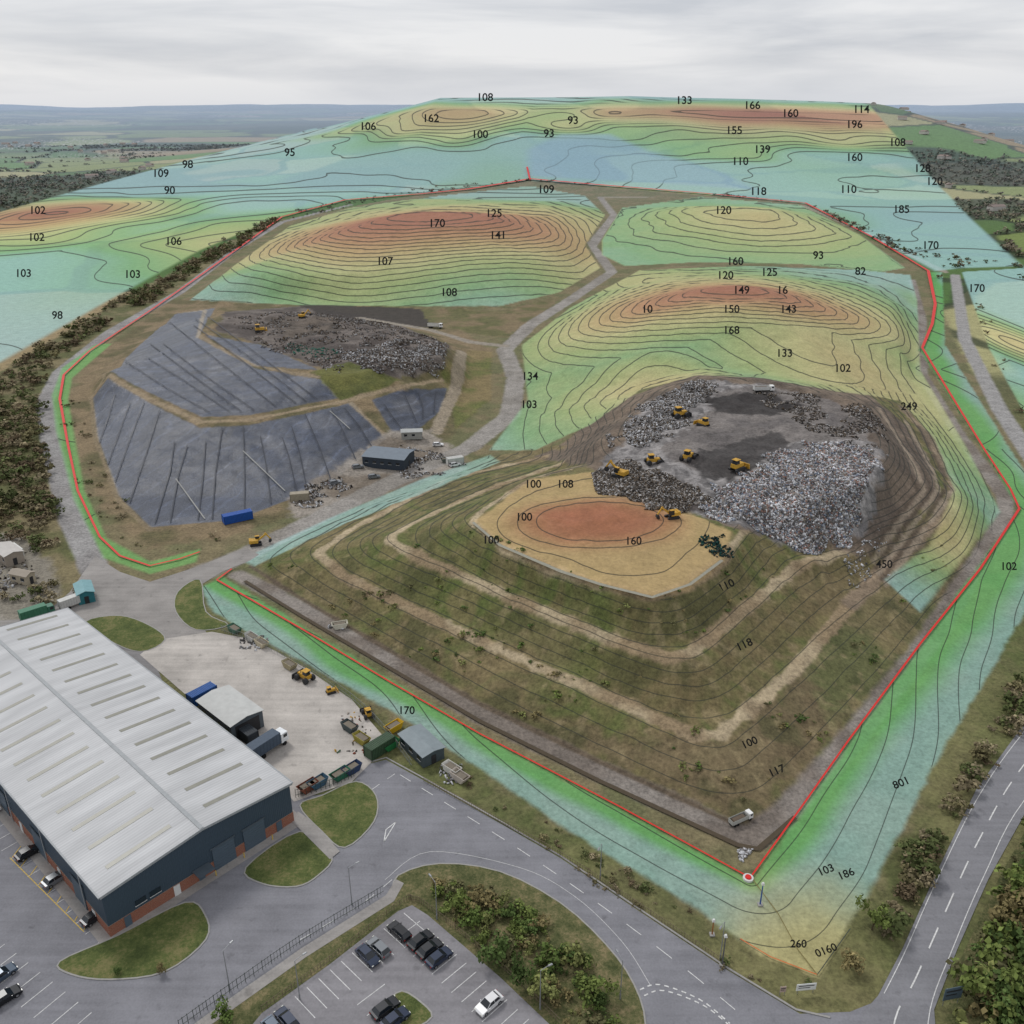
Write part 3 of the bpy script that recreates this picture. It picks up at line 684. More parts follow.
def excavator(loc,rz,sc=1.,name='excavator'):
    M=MB()
    for y in(-1.1,1.1): M.prism([(-2.0,.25),(-1.7,0),(1.7,0),(2.0,.25),(2.05,.55),(1.75,.85),(-1.75,.85),(-2.05,.55)],y-.32,y+.32,M_dark)
    M.box((0,0,.65),(2.2,1.6,.5),M_dark);M.cyl((0,0,.85),(0,0,1.1),.8,.8,M_dark)
    M.box((-.6,0,1.65),(3.0,2.6,1.05),M_mach,(.94,.94));M.box((-1.8,0,1.75),(.9,2.7,1.2),M_mach,(.8,.95))
    M.box((.7,.8,2.25),(1.6,.95,1.6),M_gl,(.85,.9));M.box((.65,.8,3.1),(1.5,1.0,.12),M_mach)
    M.box((2.4,-.1,2.9),(3.9,.5,.55),M_mach,ry=-.65);M.box((4.3,-.1,3.1),(3.0,.36,.42),M_mach,ry=.95)
    M.cyl((1.2,-.1,1.9),(2.9,-.1,3.6),.1,.1,M_steel,6);M.prism([(4.7,1.8),(5.3,2.0),(5.6,1.3),(5.1,.6),(4.4,.7)],-.65,.45,M_dark)
    return M.build(name,loc,rz,.05,sc)
def dozer(loc,rz,sc=1.,name='bulldozer',wheels=False):
    M=MB()
    if wheels:
        for x in(-1.7,1.7):
            for y in(-1.25,1.25): M.cyl((x,y-.45,.85),(x,y+.45,.85),.85,.85,M_dark,14)
    else:
        for y in(-1.15,1.15): M.prism([(-2.1,.3),(-1.7,0),(1.7,0),(2.1,.35),(1.9,.95),(-1.7,1.05),(-2.1,.7)],y-.33,y+.33,M_dark)
    M.box((.7,0,1.45),(2.9,1.5,1.1),M_mach,(.9,.85));M.box((-1.1,0,1.5),(1.6,1.9,1.1),M_mach)
    M.box((-.8,0,2.6),(1.6,1.5,1.2),M_gl,(.9,.85));M.box((-.8,0,3.27),(1.9,1.8,.14),M_mach);M.cyl((1.1,.3,2),(1.1,.3,2.8),.09,.07,M_dark,6)
    M.box((3.0,0,.85),(.3,3.9,1.5),M_mach if not wheels else M_dark,sh=(-.25,0))
    for y in(-.9,.9): M.box((2.1,y,.7),(1.9,.25,.3),M_mach)
    return M.build(name,loc,rz,.05,sc)
def lorry(loc,rz,color=(230,230,228),load=(40,80,140),name='lorry',sc=1.,tip=False):
    M=MB();cm=MAT('lorry_cab_%d_%d_%d'%color,color,.4);lm=MAT('lorry_body_%d_%d_%d'%load,load,.55)
    M.box((0,0,.85),(9.,.9,.35),M_dark)
    M.box((3.7,0,1.9),(1.9,2.4,2.1),cm,(.88,.95),(-.08,0));M.box((4.58,0,2.3),(.12,2.1,.8),M_gl,sh=(-.08,0))
    for y in(-1.18,1.18): M.box((3.8,y,2.3),(.9,.1,.7),M_gl)
    if tip: 
        M.prism([(2.4,1.1),(2.6,2.7),(-4.4,2.7),(-4.1,1.1)],-1.22,-1.12,lm);M.prism([(2.4,1.1),(2.6,2.7),(-4.4,2.7),(-4.1,1.1)],1.12,1.22,lm);M.box((-.9,0,1.15),(6.5,2.3,.12),lm);M.box((2.45,0,1.9),(.1,2.3,1.6),lm);M.box((-4.25,0,1.9),(.1,2.3,1.6),lm);M.box((-.9,0,1.9),(6,2.2,1),MAT('load_waste',(96,84,72),.9),(.8,.7))
    else:
        M.box((-.9,0,2.4),(7.1,2.45,2.6),lm)
        for i in range(9): M.box((-4.2+i*.82,0,2.4),(.06,2.5,2.55),MAT('lorry_rib_%d'%load[0],tuple(int(c*.8) for c in load),.6))
    for x in(3.5,-1.8,-3.1):
        for y in(-1.05,1.05): M.cyl((x,y-.18,.5),(x,y+.18,.5),.5,.5,M_tyre,12)
    return M.build(name,loc,rz,.05,sc)
def container(loc,rz,c,name='shipping_container',sz=(6.1,2.44,2.6)):
    M=MB();cm=MAT('container_%d_%d_%d'%c,c,.55);rm=MAT('container_rib_%d_%d_%d'%c,tuple(int(q*.75) for q in c),.6)
    M.box((0,0,sz[2]/2+.1),sz,cm)
    n=int(sz[0]/.4)
    for i in range(n): 
        x=-sz[0]/2+.2+i*.4
        for y in(-1,1): M.box((x,y*(sz[1]/2+.02),sz[2]/2+.1),(.16,.05,sz[2]*.9),rm)
        M.box((x,0,sz[2]+.115),(.14,sz[1]*.94,.04),rm)
    for y in(-.5,.5): M.box((sz[0]/2+.03,y*sz[1]*.48,sz[2]/2+.1),(.05,sz[1]*.46,sz[2]*.92),rm)
    for x in(-1,1):
        for y in(-1,1): M.box((x*sz[0]/2,y*sz[1]/2,sz[2]/2+.1),(.16,.16,sz[2]+.06),rm)
    return M.build(name,loc,rz)
def skip(loc,rz,c,name='waste_skip'):
    M=MB();cm=MAT('skip_%d_%d_%d'%c,c,.6)
    pr=[(-1.2,.1),(1.2,.1),(2.0,1.5),(-2.0,1.5)]
    for y in(-.9,.9): M.prism(pr,y-.04,y+.04,cm)
    M.box((0,0,.14),(2.4,1.8,.08),cm);M.box((1.6,0,.8),(.08,1.8,1.6),cm,ry=.52);M.box((-1.6,0,.8),(.08,1.8,1.6),cm,ry=-.52);M.box((0,0,.8),(2.6,1.6,.9),MAT('rubble',(120,112,100),.95),(1.05,1))
    return M.build(name,loc,rz)
# ---------------------------------------------------------------- warehouse
def warehouse():
    E=bpy.data.objects.new('warehouse_building',None);bpy.context.collection.objects.link(E)
    o=np.array(P(111,937));a=np.array([.675,.738]);LW,LL,HE,HR=34.6,92.,8.8,10.3
    E.location=(o[0],o[1],0.06);E.rotation_euler=(0,0,math.atan2(a[1],a[0]))
    M_wall,nt,bb=newmat('cladding_dark_grey');bb.inputs['Base Color'].default_value=(*lin((62,76,88)),1);bb.inputs['Roughness'].default_value=.5
    tc=N(nt,'ShaderNodeTexCoord');wv=N(nt,'ShaderNodeTexWave');wv.inputs['Scale'].default_value=1.2;mp=N(nt,'ShaderNodeMapping');mp.inputs['Rotation'].default_value=(0,0,.785)
    nt.links.new(tc.outputs['Object'],mp.inputs[0]);nt.links.new(mp.outputs[0],wv.inputs[0]);bp=N(nt,'ShaderNodeBump');bp.inputs['Distance'].default_value=.05;nt.links.new(wv.outputs[0],bp.inputs['Height']);nt.links.new(bp.outputs[0],bb.inputs['Normal'])
    M_brick,nt,bb=newmat('red_brick');bt=N(nt,'ShaderNodeTexBrick');bt.inputs['Color1'].default_value=(*lin((150,88,66)),1);bt.inputs['Color2'].default_value=(*lin((126,70,54)),1);bt.inputs['Mortar'].default_value=(*lin((150,138,124)),1);bt.inputs['Scale'].default_value=3.3
    tc=N(nt,'ShaderNodeTexCoord');sx=N(nt,'ShaderNodeSeparateXYZ');cb=N(nt,'ShaderNodeCombineXYZ');nt.links.new(tc.outputs['Object'],sx.inputs[0]);nt.links.new(mth(nt,'ADD',sx.outputs[0],sx.outputs[1]),cb.inputs[0]);nt.links.new(sx.outputs[2],cb.inputs[1]);nt.links.new(cb.outputs[0],bt.inputs[0]);nt.links.new(bt.outputs[0],bb.inputs['Base Color']);bb.inputs['Roughness'].default_value=.9
    M_roof,nt,bb=newmat('roof_sheet');tc=N(nt,'ShaderNodeTexCoord');mp=N(nt,'ShaderNodeMapping');mp.inputs['Rotation'].default_value=(0,0,math.pi/2);wv=N(nt,'ShaderNodeTexWave');wv.inputs['Scale'].default_value=.5
    nt.links.new(tc.outputs['Object'],mp.inputs[0]);nt.links.new(mp.outputs[0],wv.inputs[0]);no=N(nt,'ShaderNodeTexNoise');no.inputs['Scale'].default_value=.15;no.inputs['Detail'].default_value=8;mp2=N(nt,'ShaderNodeMapping');mp2.inputs['Scale'].default_value=(.5,3,1);nt.links.new(tc.outputs['Object'],mp2.inputs[0]);nt.links.new(mp2.outputs[0],no.inputs[0])
    r=N(nt,'ShaderNodeValToRGB');r.color_ramp.elements[0].color=(*lin((178,179,180)),1);r.color_ramp.elements[0].position=.3;r.color_ramp.elements[1].color=(*lin((202,203,204)),1);r.color_ramp.elements[1].position=.7;nt.links.new(no.outputs[0],r.inputs[0])
    mx=N(nt,'ShaderNodeMix',data_type='RGBA',blend_type='MULTIPLY');mx.inputs[0].default_value=.14;nt.links.new(r.outputs[0],mx.inputs[6]);nt.links.new(wv.outputs['Color'],mx.inputs[7]);nt.links.new(mx.outputs[2],bb.inputs['Base Color']);bb.inputs['Roughness'].default_value=.6
    M_rl=MAT('rooflight_grp',(138,137,126),.35,.1,.6);M_trim=MAT('trim_grey',(78,88,96),.5);M_door=MAT('roller_door',(80,94,106),.5,.05);M_gut=MAT('gutter_light',(150,154,156),.5);M_glz=MAT('window_glass',(40,50,60),.1,.02,1,0,.6)
    def part(name,M):
        ob=M.build(name);ob.parent=E;return ob
    M=MB();h0=2.2;m_=LW/2
    M.add([(0,0,h0),(LW,0,h0),(LW,LL,h0),(0,LL,h0),(0,0,HE),(LW,0,HE),(LW,LL,HE),(0,LL,HE),(m_,0,HR),(m_,LL,HR)],[(0,1,5,8,4),(1,2,6,5),(2,3,7,9,6),(3,0,4,7)],M_wall);part('walls',M)
    M=MB();q=.06;M.add([(-q,-q,0),(LW+q,-q,0),(LW+q,LL+q,0),(-q,LL+q,0),(-q,-q,h0),(LW+q,-q,h0),(LW+q,LL+q,h0),(-q,LL+q,h0)],[(0,1,5,4),(1,2,6,5),(2,3,7,6),(3,0,4,7),(4,5,6,7)],M_brick);part('brick_plinth',M)
    M=MB();e=.35;M.add([(-e,-e,HE+.05),(m_,-e,HR+.12),(LW+e,-e,HE+.05),(-e,LL+e,HE+.05),(m_,LL+e,HR+.12),(LW+e,LL+e,HE+.05)],[(0,1,4,3),(1,2,5,4)],M_roof)
    part('roof',M)
    M=MB()
    for (x0,z0,x1,z1) in((-e,HE,m_,HR+.07),(m_,HR+.07,LW+e,HE)):
        for y in(-e-.06,LL+e+.06):
            M.add([(x0,y-.05,z0-.35),(x1,y-.05,z1-.35),(x1,y-.05,z1+.12),(x0,y-.05,z0+.12),(x0,y+.05,z0-.35),(x1,y+.05,z1-.35),(x1,y+.05,z1+.12),(x0,y+.05,z0+.12)],[(0,1,2,3),(4,5,6,7),(3,2,6,7)],M_gut)
    for x in(-e-.12,LW+e+.12): M.box((x,LL/2,HE-.02),(.26,LL+.8,.22),M_gut)
    M.box((m_,LL/2,HR+.17),(.7,LL+.6,.08),M_gut);part('gutters_and_ridge',M)
    M=MB();sl=(HR+.07-HE)/(m_+e)
    for k in range(15):
        y=4+k*6.1
        for s_ in(0,1):
            x0,x1=(3.0,14.2) if s_==0 else(LW-3.0,LW-14.2)
            zf=lambda x:HE+.05+((x+e) if s_==0 else(LW+e-x))*sl+.045
            M.add([(x0,y,zf(x0)),(x1,y,zf(x1)),(x1,y+.9,zf(x1)),(x0,y+.9,zf(x0)),(x0,y,zf(x0)-.04),(x1,y,zf(x1)-.04)],[(0,1,2,3),(4,5,1,0)],M_rl)
    part('rooflights',M)
    M=MB()
    for x,w_,h_ in((20.5,4.2,4.8),(26.5,4.2,4.8)): 
        M.box((x,-.1,h_/2),(w_,.1,h_),M_door);M.box((x,-.16,h_+.12),(w_+.5,.14,.25),M_trim)
        for i in range(8): M.box((x,-.165,.4+i*.58),(w_,.03,.05),M_trim)
    for x in(3,11.5,16,31.5): M.box((x,-.12,1.05),(1.1,.1,2.1),M_wht if x in(11.5,) else M_door)
    for y in(10,26,42,58,74): M.box((-.12,y,2.4),(.1,4.4,4.8),M_door);M.box((-.17,y,4.95),(.14,4.9,.25),M_trim)
    for y in(5,18,34,50): M.box((-.14,y,1.05),(.1,1.1,2.1),M_wht)
    for x in(5.5,8): M.box((x,-.1,3.4),(1.8,.08,1.0),M_glz);M.box((x,-.12,2.85),(2.0,.12,.08),M_wht)
    part('doors_and_windows',M)
    M=MB()
    for y in range(6): M.cyl((LW+.2,8+y*15,0),(LW+.2,8+y*15,HE-.1),.09,.09,M_gut,6);M.cyl((-.25,8+y*15,0),(-.25,8+y*15,HE-.1),.09,.09,M_gut,6)
    for x in(18,23.5,29.3): M.cyl((x,-1.1,0),(x,-1.1,1.1),.1,.1,M_yel,8)
    M.box((16,-1.2,2.75),(3,2.2,.12),M_trim)
    part('downpipes_and_bollards',M)
warehouse()
sheet('footpath',None,.1,M_pave,raw=[tuple(np.array(P(111,937))+np.array([.675,.738])*x+np.array([-.738,.675])*y) for x,y in((-1.8,-1.8),(36.2,-1.8),(36.2,60),(-1.8,60))])
# ---------------------------------------------------------------- small buildings
def shed(u,v,rz,sz,wall,roof,name,pitch=.6,open_front=False):
    M=MB();wm=MAT('wall_%d_%d'%wall[:2],wall,.7);rm=MAT('roof_%d_%d'%roof[:2],roof,.6,.1,.6);l,w_,h=sz
    M.add([(-l/2,-w_/2,0),(l/2,-w_/2,0),(l/2,w_/2,0),(-l/2,w_/2,0),(-l/2,-w_/2,h),(l/2,-w_/2,h),(l/2,w_/2,h),(-l/2,w_/2,h),(-l/2,0,h+pitch),(l/2,0,h+pitch)],[(0,1,5,4),(1,2,6,9,5),(2,3,7,6),(3,0,4,8,7)],wm)
    e=.3
    for sg in(-1,1):
        a=[(-l/2-e,sg*(w_/2+e),h-.05),(l/2+e,sg*(w_/2+e),h-.05),(l/2+e,0,h+pitch+.08),(-l/2-e,0,h+pitch+.08)]
        M.add(a+[(x,y,z+.1) for x,y,z in a],[(0,1,2,3),(4,5,6,7),(0,1,5,4),(1,2,6,5),(3,0,4,7)],rm)
    for sg in(-1,1):
        for i in range(max(2,int(l/3))):
            x=-l/2+1.6+i*3
            if x>l/2-1: break
            M.box((x,sg*(w_/2+.04),h*.58),(1.2,.06,.9),M_gl);M.box((x,sg*(w_/2+.06),h*.58-.5),(1.35,.1,.07),M_wht)
    for sg in(-1,1): M.box((sg*(l/2+.04),0,1.05 if not open_front else h*.42),(.06,1.1 if not open_front else w_*.75,2.1 if not open_front else h*.84),M_dark)
    return M.build(name,gpos(u,v)+Vector((0,0,.08)),rz)
aw=math.atan2(.738,.675);bw=aw+math.pi/2
shed(422,752,bw-.18,(9,5,2.8),(70,80,84),(128,138,142),'weighbridge_office',.3)
shed(232,722,bw,(13,7.5,4.2),(84,92,98),(186,187,184),'storage_shed',.5,True)
shed(389,464,-.25,(16,11,4.2),(52,60,70),(112,122,132),'site_office_building')
shed(412,438,.1,(8,4,3),(150,150,145),(170,172,170),'welfare_cabin')
shed(86,598,bw-.3,(7,4,3),(48,112,120),(120,160,165),'gatehouse_cabin')
shed(10,560,bw,(9,5,3.4),(150,140,128),(186,182,176),'yard_cabin')
shed(24,582,bw+.4,(6,3,2.8),(170,160,140),(150,140,126),'yard_cabin')
container(gpos(238,521)+Vector((0,0,.1)),.55,(34,86,170),sz=(9,2.6,2.7))
container(gpos(203,700)+Vector((0,0,.1)),aw+.05,(36,88,158))
container(gpos(380,752)+Vector((0,0,.1)),aw,(60,84,60))
container(gpos(246,738)+Vector((0,0,.1)),bw,(60,66,72))
container(gpos(455,464),.4,(205,205,200));container(gpos(300,500),.2,(170,160,140))
for u,v,r,c in((252,640,bw,(196,196,190)),(262,646,bw,(196,186,160)),(390,748,aw,(40,110,62)),(394,730,aw,(206,168,40)),(340,778,aw,(40,104,80)),(352,772,aw,(44,60,90)),(308,790,aw,(120,70,54)),(235,632,bw,(70,110,90)),(340,628,.3,(200,196,180)),(446,462,.3,(90,96,90)),(452,772,bw,(210,208,200)),(460,780,bw,(190,180,170)),(318,786,aw,(60,90,110)),(362,742,bw,(150,140,60)),(350,730,bw,(70,80,80)),(290,668,bw,(160,150,120))):
    skip(gpos(u,v)+Vector((0,0,.08)),r,c)
lorry(gpos(268,752)+Vector((0,0,.09)),aw+.1,(225,228,230),(70,84,100));lorry(gpos(38,618),aw-.1,(60,110,90),(64,118,92),sc=.9)
lorry(gpos(16,556),bw,(225,225,225),(205,205,200),sc=.9);lorry(gpos(435,328),-.2,(230,230,230),(210,210,205),tip=True,name='tipper_truck')
lorry(gpos(74,606),aw,(40,60,110),(190,190,186),sc=.8)
lorry(gpos(740,822),.5,(226,226,224),(170,170,164),name='tipper_truck',tip=True,sc=.55)
lorry(gpos(763,392),.1,(225,225,222),(200,200,196),tip=True,name='tipper_truck',sc=.85)
excavator(gpos(620,477),2.4,1.);excavator(gpos(256,545),.3,.85);excavator(gpos(303,318),.8,1.);excavator(gpos(672,518),3.5,.85)
dozer(gpos(653,464),.2,.95,'landfill_compactor',True);dozer(gpos(688,460),.9,1.,'landfill_compactor',True);dozer(gpos(737,470),.7,1.05);dozer(gpos(703,426),2.2,.9);dozer(gpos(680,417),.4,1.1,'landfill_compactor',True);dozer(gpos(260,332),.3,1.2)
dozer(gpos(305,680)+Vector((0,0,.08)),2.5,.85,'wheel_loader',True);dozer(gpos(331,693)+Vector((0,0,.08)),.5,.5);dozer(gpos(368,716)+Vector((0,0,.08)),2.0,.65,'wheel_loader',True)
cols=[(40,42,46),(60,64,70),(36,48,70),(226,226,226),(120,124,128),(28,30,34),(96,30,30),(70,84,100)]
def park(b,i,side,c,j=.5,est=False,z=.2):
    p,d,st,nn=b;q=p+d*st*(i+j)+nn*2.6;car((q[0],q[1],z),math.atan2(nn[1],nn[0])+(math.pi if side else 0)+random.uniform(-.03,.03),c,est=est)
for i,c in((1,5),(2,0),(3,2)): park(bR,i,1,cols[c])
park(bR,8,0,cols[3])
for i,c in((1,5),(3,4),(4,2),(11,2),(12,7)): park(bL,i,i%2,cols[c],est=i%2)
for i,c in((6,0),(5,2),(3,3)): park(bI,i,1,cols[c])
for i,c in((16,0),(12,4),(9,5),(4,3)): park(bW,i,0,cols[c],z=.07)
q=P(6,1000);car((q[0],q[1],.06),aw,cols[5]);q=P(2,978);car((q[0],q[1],.06),aw+.1,cols[7])
for u,v,r in((455,466,.5),(438,446,.1),(358,468,.4),(335,484,.5),(374,478,.3)): car(gpos(u,v),r,cols[3 if u>400 else 4],'parked_van',True)
# ---------------------------------------------------------------- street furniture
def lamp(u,v,r,h=8.):
    M=MB();M.cyl((0,0,0),(0,0,1.2),.13,.12,M_steel,8);M.cyl((0,0,1.2),(0,0,h),.09,.05,M_steel,8);M.cyl((0,0,h),(1.3,0,h+.25),.05,.04,M_steel,6);M.box((1.6,0,h+.26),(.75,.3,.12),M_steel,(.8,.7));M.build('street_lamp',gpos(u,v)+Vector((0,0,.1)),r)
for u,v,r in((437,920,2.2),(230,990,1.),(720,960,-2.2),(540,1010,.5),(620,1000,2.),(352,905,.6),(300,1000,.7),(600,880,-2.)): lamp(u,v,r)
def board(u,v,rz,w_,h,leg,c,name):
    M=MB();bm_=MAT('sign_face_%d_%d_%d'%c,c,.5,.03);M.box((0,0,leg+h/2),(w_,.08,h),bm_)
    for x in(-w_*.4,w_*.4): M.cyl((x,.08,0),(x,.08,leg+h),.05,.05,M_steel,6)
    M.box((0,-.05,leg+h*.72),(w_*.8,.02,h*.12),M_dark);M.box((-w_*.1,-.05,leg+h*.42),(w_*.6,.02,h*.09),M_dark)
    M.build(name,gpos(u,v)+Vector((0,0,.05)),rz)
board(805,994,.1,3.,1.3,.8,(214,216,214),'site_entrance_sign');board(782,996,.1,.9,1.1,.8,(170,150,140),'traffic_sign')
board(950,1005,.2,3,2.4,1.2,(84,100,112),'direction_sign')
def pole(u,v,h,c,name):
    M=MB();M.cyl((0,0,0),(0,0,h),.13,.09,MAT('pole_%d'%c[0],c,.6),8);M.box((0,0,h+.2),(.5,.5,.4),M_wht,(.6,.6));M.box((0,0,.12),(.8,.8,.25),M_kerb);M.build(name,gpos(u,v))
pole(760,905,4.5,(44,80,150),'monitoring_post');pole(712,935,3,(150,100,60),'monitoring_post');pole(722,965,6,(90,90,90),'telegraph_pole')
M=MB();M.cyl((0,0,0),(0,0,.4),.9,.9,M_wht,16);M.cyl((0,0,.4),(0,0,.6),.55,.5,M_red,16);M.build('survey_marker',gpos(748,879))
def fence(px,name,h=2.,mat=None,z=.1,step=2.5):
    q=catmull([np.array(P(u,v)) for u,v in px],8);M=MB();mat=mat or M_dark
    pts=[]
    for a,b_ in zip(q[:-1],q[1:]):
        L_=np.linalg.norm(b_-a);k=max(1,int(L_/step))
        for i in range(k): pts.append(a+(b_-a)*i/k)
    pts.append(q[-1])
    for a,b_ in zip(pts[:-1],pts[1:]):
        M.cyl((a[0],a[1],z),(a[0],a[1],z+h),.05,.05,mat,5);d=b_-a;an=math.atan2(d[1],d[0]);l=np.linalg.norm(d);c=(a+b_)/2
        for hh in(.3,.9): M.box((c[0],c[1],z+h*hh),(l,.05,.06),mat,rz=an)
        n=int(l/.5)
        for i in range(1,n): p=a+d*i/n;M.box((p[0],p[1],z+h*.5),(.04,.03,h*.95),mat,rz=an)
    M.build(name)
fence([(180,1030),(230,994),(300,945),(384,894)],'palisade_fence',2.0,MAT('fence_green',(56,66,60),.6))
fence([(262,1012),(330,962),(400,906),(414,902),(432,912),(505,972),(560,1025)],'timber_fence',1.2,MAT('timber_rail',(110,98,80),.8),.16,3)
fence([(222,632),(260,646),(310,672),(356,704),(386,734),(412,768)],'palisade_fence',2.0,MAT('fence_grey',(130,134,132),.6))
fence([(424,782),(480,812),(560,856),(640,908),(720,962)],'post_and_rail_fence',1.1,MAT('timber_post',(120,108,88),.8),.02,3)
fence([(296,798),(330,788),(356,776)],'palisade_fence',2.0,MAT('fence_green',(56,66,60),.6))
# ---------------------------------------------------------------- foliage
M_fol,nt,bb=newmat('foliage');at=N(nt,'ShaderNodeAttribute',attribute_name='Col');nt.links.new(at.outputs['Color'],bb.inputs['Base Color']);bb.inputs['Roughness'].default_value=.9;bb.inputs['Specular IOR Level'].default_value=.1
def variant(nq,seed,tall=1.):
    r=np.random.default_rng(seed);nl=9
    lc=r.normal(size=(nl,3))*[.42,.42,.28];lc[:,2]=np.abs(lc[:,2])*1.0+.55;lr=r.uniform(.22,.48,nl)
    k=r.integers(0,nl,nq);d=r.normal(size=(nq,3));d/=np.linalg.norm(d,axis=1)[:,None]
    rad=lr[k]*r.uniform(.55,1.08,nq);c=lc[k]+d*rad[:,None]*[1,1,.85];c[:,2]=np.maximum(c[:,2],.06)
    sz=r.uniform(.05,.12,nq)*(300/nq)**.4
    nrm=d*.7+r.normal(size=(nq,3))*.45+[0,0,.5];nrm/=np.linalg.norm(nrm,axis=1)[:,None]
    t=np.cross(nrm,r.normal(size=(nq,3)));t/=np.linalg.norm(t,axis=1)[:,None];b=np.cross(nrm,t)
    V=np.stack([c-t*sz[:,None]-b*sz[:,None]*.7,c+t*sz[:,None]-b*sz[:,None]*.5,c+t*sz[:,None]*.8+b*sz[:,None],c-t*sz[:,None]*.7+b*sz[:,None]*.8],1)
    V[:,:,2]*=tall
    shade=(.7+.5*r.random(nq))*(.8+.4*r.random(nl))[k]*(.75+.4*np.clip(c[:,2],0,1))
    Vt=[];
    def limb(a,b_,r0,r1):
        a=np.array(a,float);b_=np.array(b_,float);e=b_-a;u=np.cross(e,[.3,.2,1.]);u/=np.linalg.norm(u)+1e-9;w_=np.cross(e,u);w_/=np.linalg.norm(w_)
        R=[(math.cos(q)*u+math.sin(q)*w_) for q in(0,1.57,3.14,4.71)]
        for i in range(4): Vt.append([a+R[i]*r0,a+R[(i+1)%4]*r0,b_+R[(i+1)%4]*r1,b_+R[i]*r1])
    limb((0,0,-.05),(0,0,.6*tall),.05,.03)
    for i in range(4): limb((0,0,.3*tall),lc[i]*[1,1,tall],.028,.012)
    V=np.concatenate([V,np.array(Vt)]);shade=np.concatenate([shade,-np.ones(len(Vt))]);return V,shade
def foliage(name,inst,nq=140,tall=1.,pal=None,nvar=8,seed=0,hazed=False):
    if len(inst)==0:return
    pal=pal if pal is not None else FP
    va=[variant(nq,seed*50+i,tall) for i in range(nvar)];VV=[];CC=[]
    r=np.random.default_rng(seed)
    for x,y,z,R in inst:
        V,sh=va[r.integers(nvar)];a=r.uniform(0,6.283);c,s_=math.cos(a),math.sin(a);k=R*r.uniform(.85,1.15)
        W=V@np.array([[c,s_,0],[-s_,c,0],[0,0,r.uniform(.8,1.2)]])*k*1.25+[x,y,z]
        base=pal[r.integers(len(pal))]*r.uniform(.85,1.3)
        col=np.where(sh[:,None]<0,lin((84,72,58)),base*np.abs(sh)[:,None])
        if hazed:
            h=(1-math.exp(-max(math.hypot(x,y)-600,0)/4600.));col=col*(1-h)+lin((150,166,182))*h  # far plants: bluish distance haze blended into leaf and trunk colours
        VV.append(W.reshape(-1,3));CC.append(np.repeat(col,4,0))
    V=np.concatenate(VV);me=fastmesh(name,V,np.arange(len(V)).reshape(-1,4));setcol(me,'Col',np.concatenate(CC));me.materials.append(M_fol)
    o=bpy.data.objects.new(name,me);bpy.context.collection.objects.link(o);return o
FP=np.array([lin((84,100,52)),lin((100,112,60)),lin((72,88,48)),lin((112,116,70)),lin((118,108,74)),lin((94,92,64))])
FPS=np.array([lin((104,98,70)),lin((120,110,86)),lin((86,92,58)),lin((128,118,94)),lin((78,86,52)),lin((96,84,66))])
def scatter(px,n,rmin,rmax,thr=0.,seed=1,sc=18.,flat=None):
    poly=hit(dens(px,True,2))[:,:2];r=np.random.default_rng(seed);a,b_=poly.min(0),poly.max(0)
    q=r.uniform(a,b_,(n*4,2));q=q[in_poly(q[:,0],q[:,1],[tuple(p) for p in poly])]
    if thr: q=q[fbm(q[:,0]/sc,q[:,1]/sc,2,seed)>thr]
    q=q[:n];R=rmin+(rmax-rmin)*r.random(len(q))**1.8;z=height(q[:,0],q[:,1]) if flat is None else np.full(len(q),flat)
    return [(x,y,zz-.1,rr) for (x,y),zz,rr in zip(q,z,R)]
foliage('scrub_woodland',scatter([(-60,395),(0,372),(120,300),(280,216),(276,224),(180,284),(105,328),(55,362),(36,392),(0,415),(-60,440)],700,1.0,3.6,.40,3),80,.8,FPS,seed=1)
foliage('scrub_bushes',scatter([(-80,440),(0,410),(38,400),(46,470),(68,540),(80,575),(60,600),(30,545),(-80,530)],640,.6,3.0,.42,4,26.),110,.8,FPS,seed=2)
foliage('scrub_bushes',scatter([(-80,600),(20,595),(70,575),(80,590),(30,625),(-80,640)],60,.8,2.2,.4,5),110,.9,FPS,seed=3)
foliage('roadside_hedge',scatter([(1090,580),(1030,655),(960,790),(900,895),(880,960),(892,950),(930,872),(972,786),(1026,716),(1090,645)],900,.7,2.4,.30,6),150,.85,FPS,seed=4)
foliage('roadside_hedge',scatter([(930,830),(890,900),(862,975),(868,1000),(900,930),(935,860)],60,.7,2.4,.36,16),170,.9,FPS,seed=24)
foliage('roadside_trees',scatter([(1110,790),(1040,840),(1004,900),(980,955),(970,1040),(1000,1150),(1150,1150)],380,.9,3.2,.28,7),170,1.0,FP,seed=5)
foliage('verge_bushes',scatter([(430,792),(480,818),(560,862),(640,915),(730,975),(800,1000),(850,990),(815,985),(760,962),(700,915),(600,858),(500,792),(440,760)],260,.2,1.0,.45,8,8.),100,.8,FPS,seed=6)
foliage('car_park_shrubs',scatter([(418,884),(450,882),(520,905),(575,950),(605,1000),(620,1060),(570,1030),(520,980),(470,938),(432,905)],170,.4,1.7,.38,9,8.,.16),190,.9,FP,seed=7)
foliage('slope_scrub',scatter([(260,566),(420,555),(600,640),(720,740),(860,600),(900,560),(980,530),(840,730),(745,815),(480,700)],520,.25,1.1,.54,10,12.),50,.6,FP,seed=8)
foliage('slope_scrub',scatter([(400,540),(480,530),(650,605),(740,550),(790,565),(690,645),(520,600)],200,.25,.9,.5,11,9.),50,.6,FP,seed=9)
foliage('cell_scrub',scatter([(60,400),(90,400),(100,470),(150,530),(230,528),(240,540),(150,560),(105,535),(75,480)],180,.3,1.4,.4,12),70,.8,FPS,seed=10)
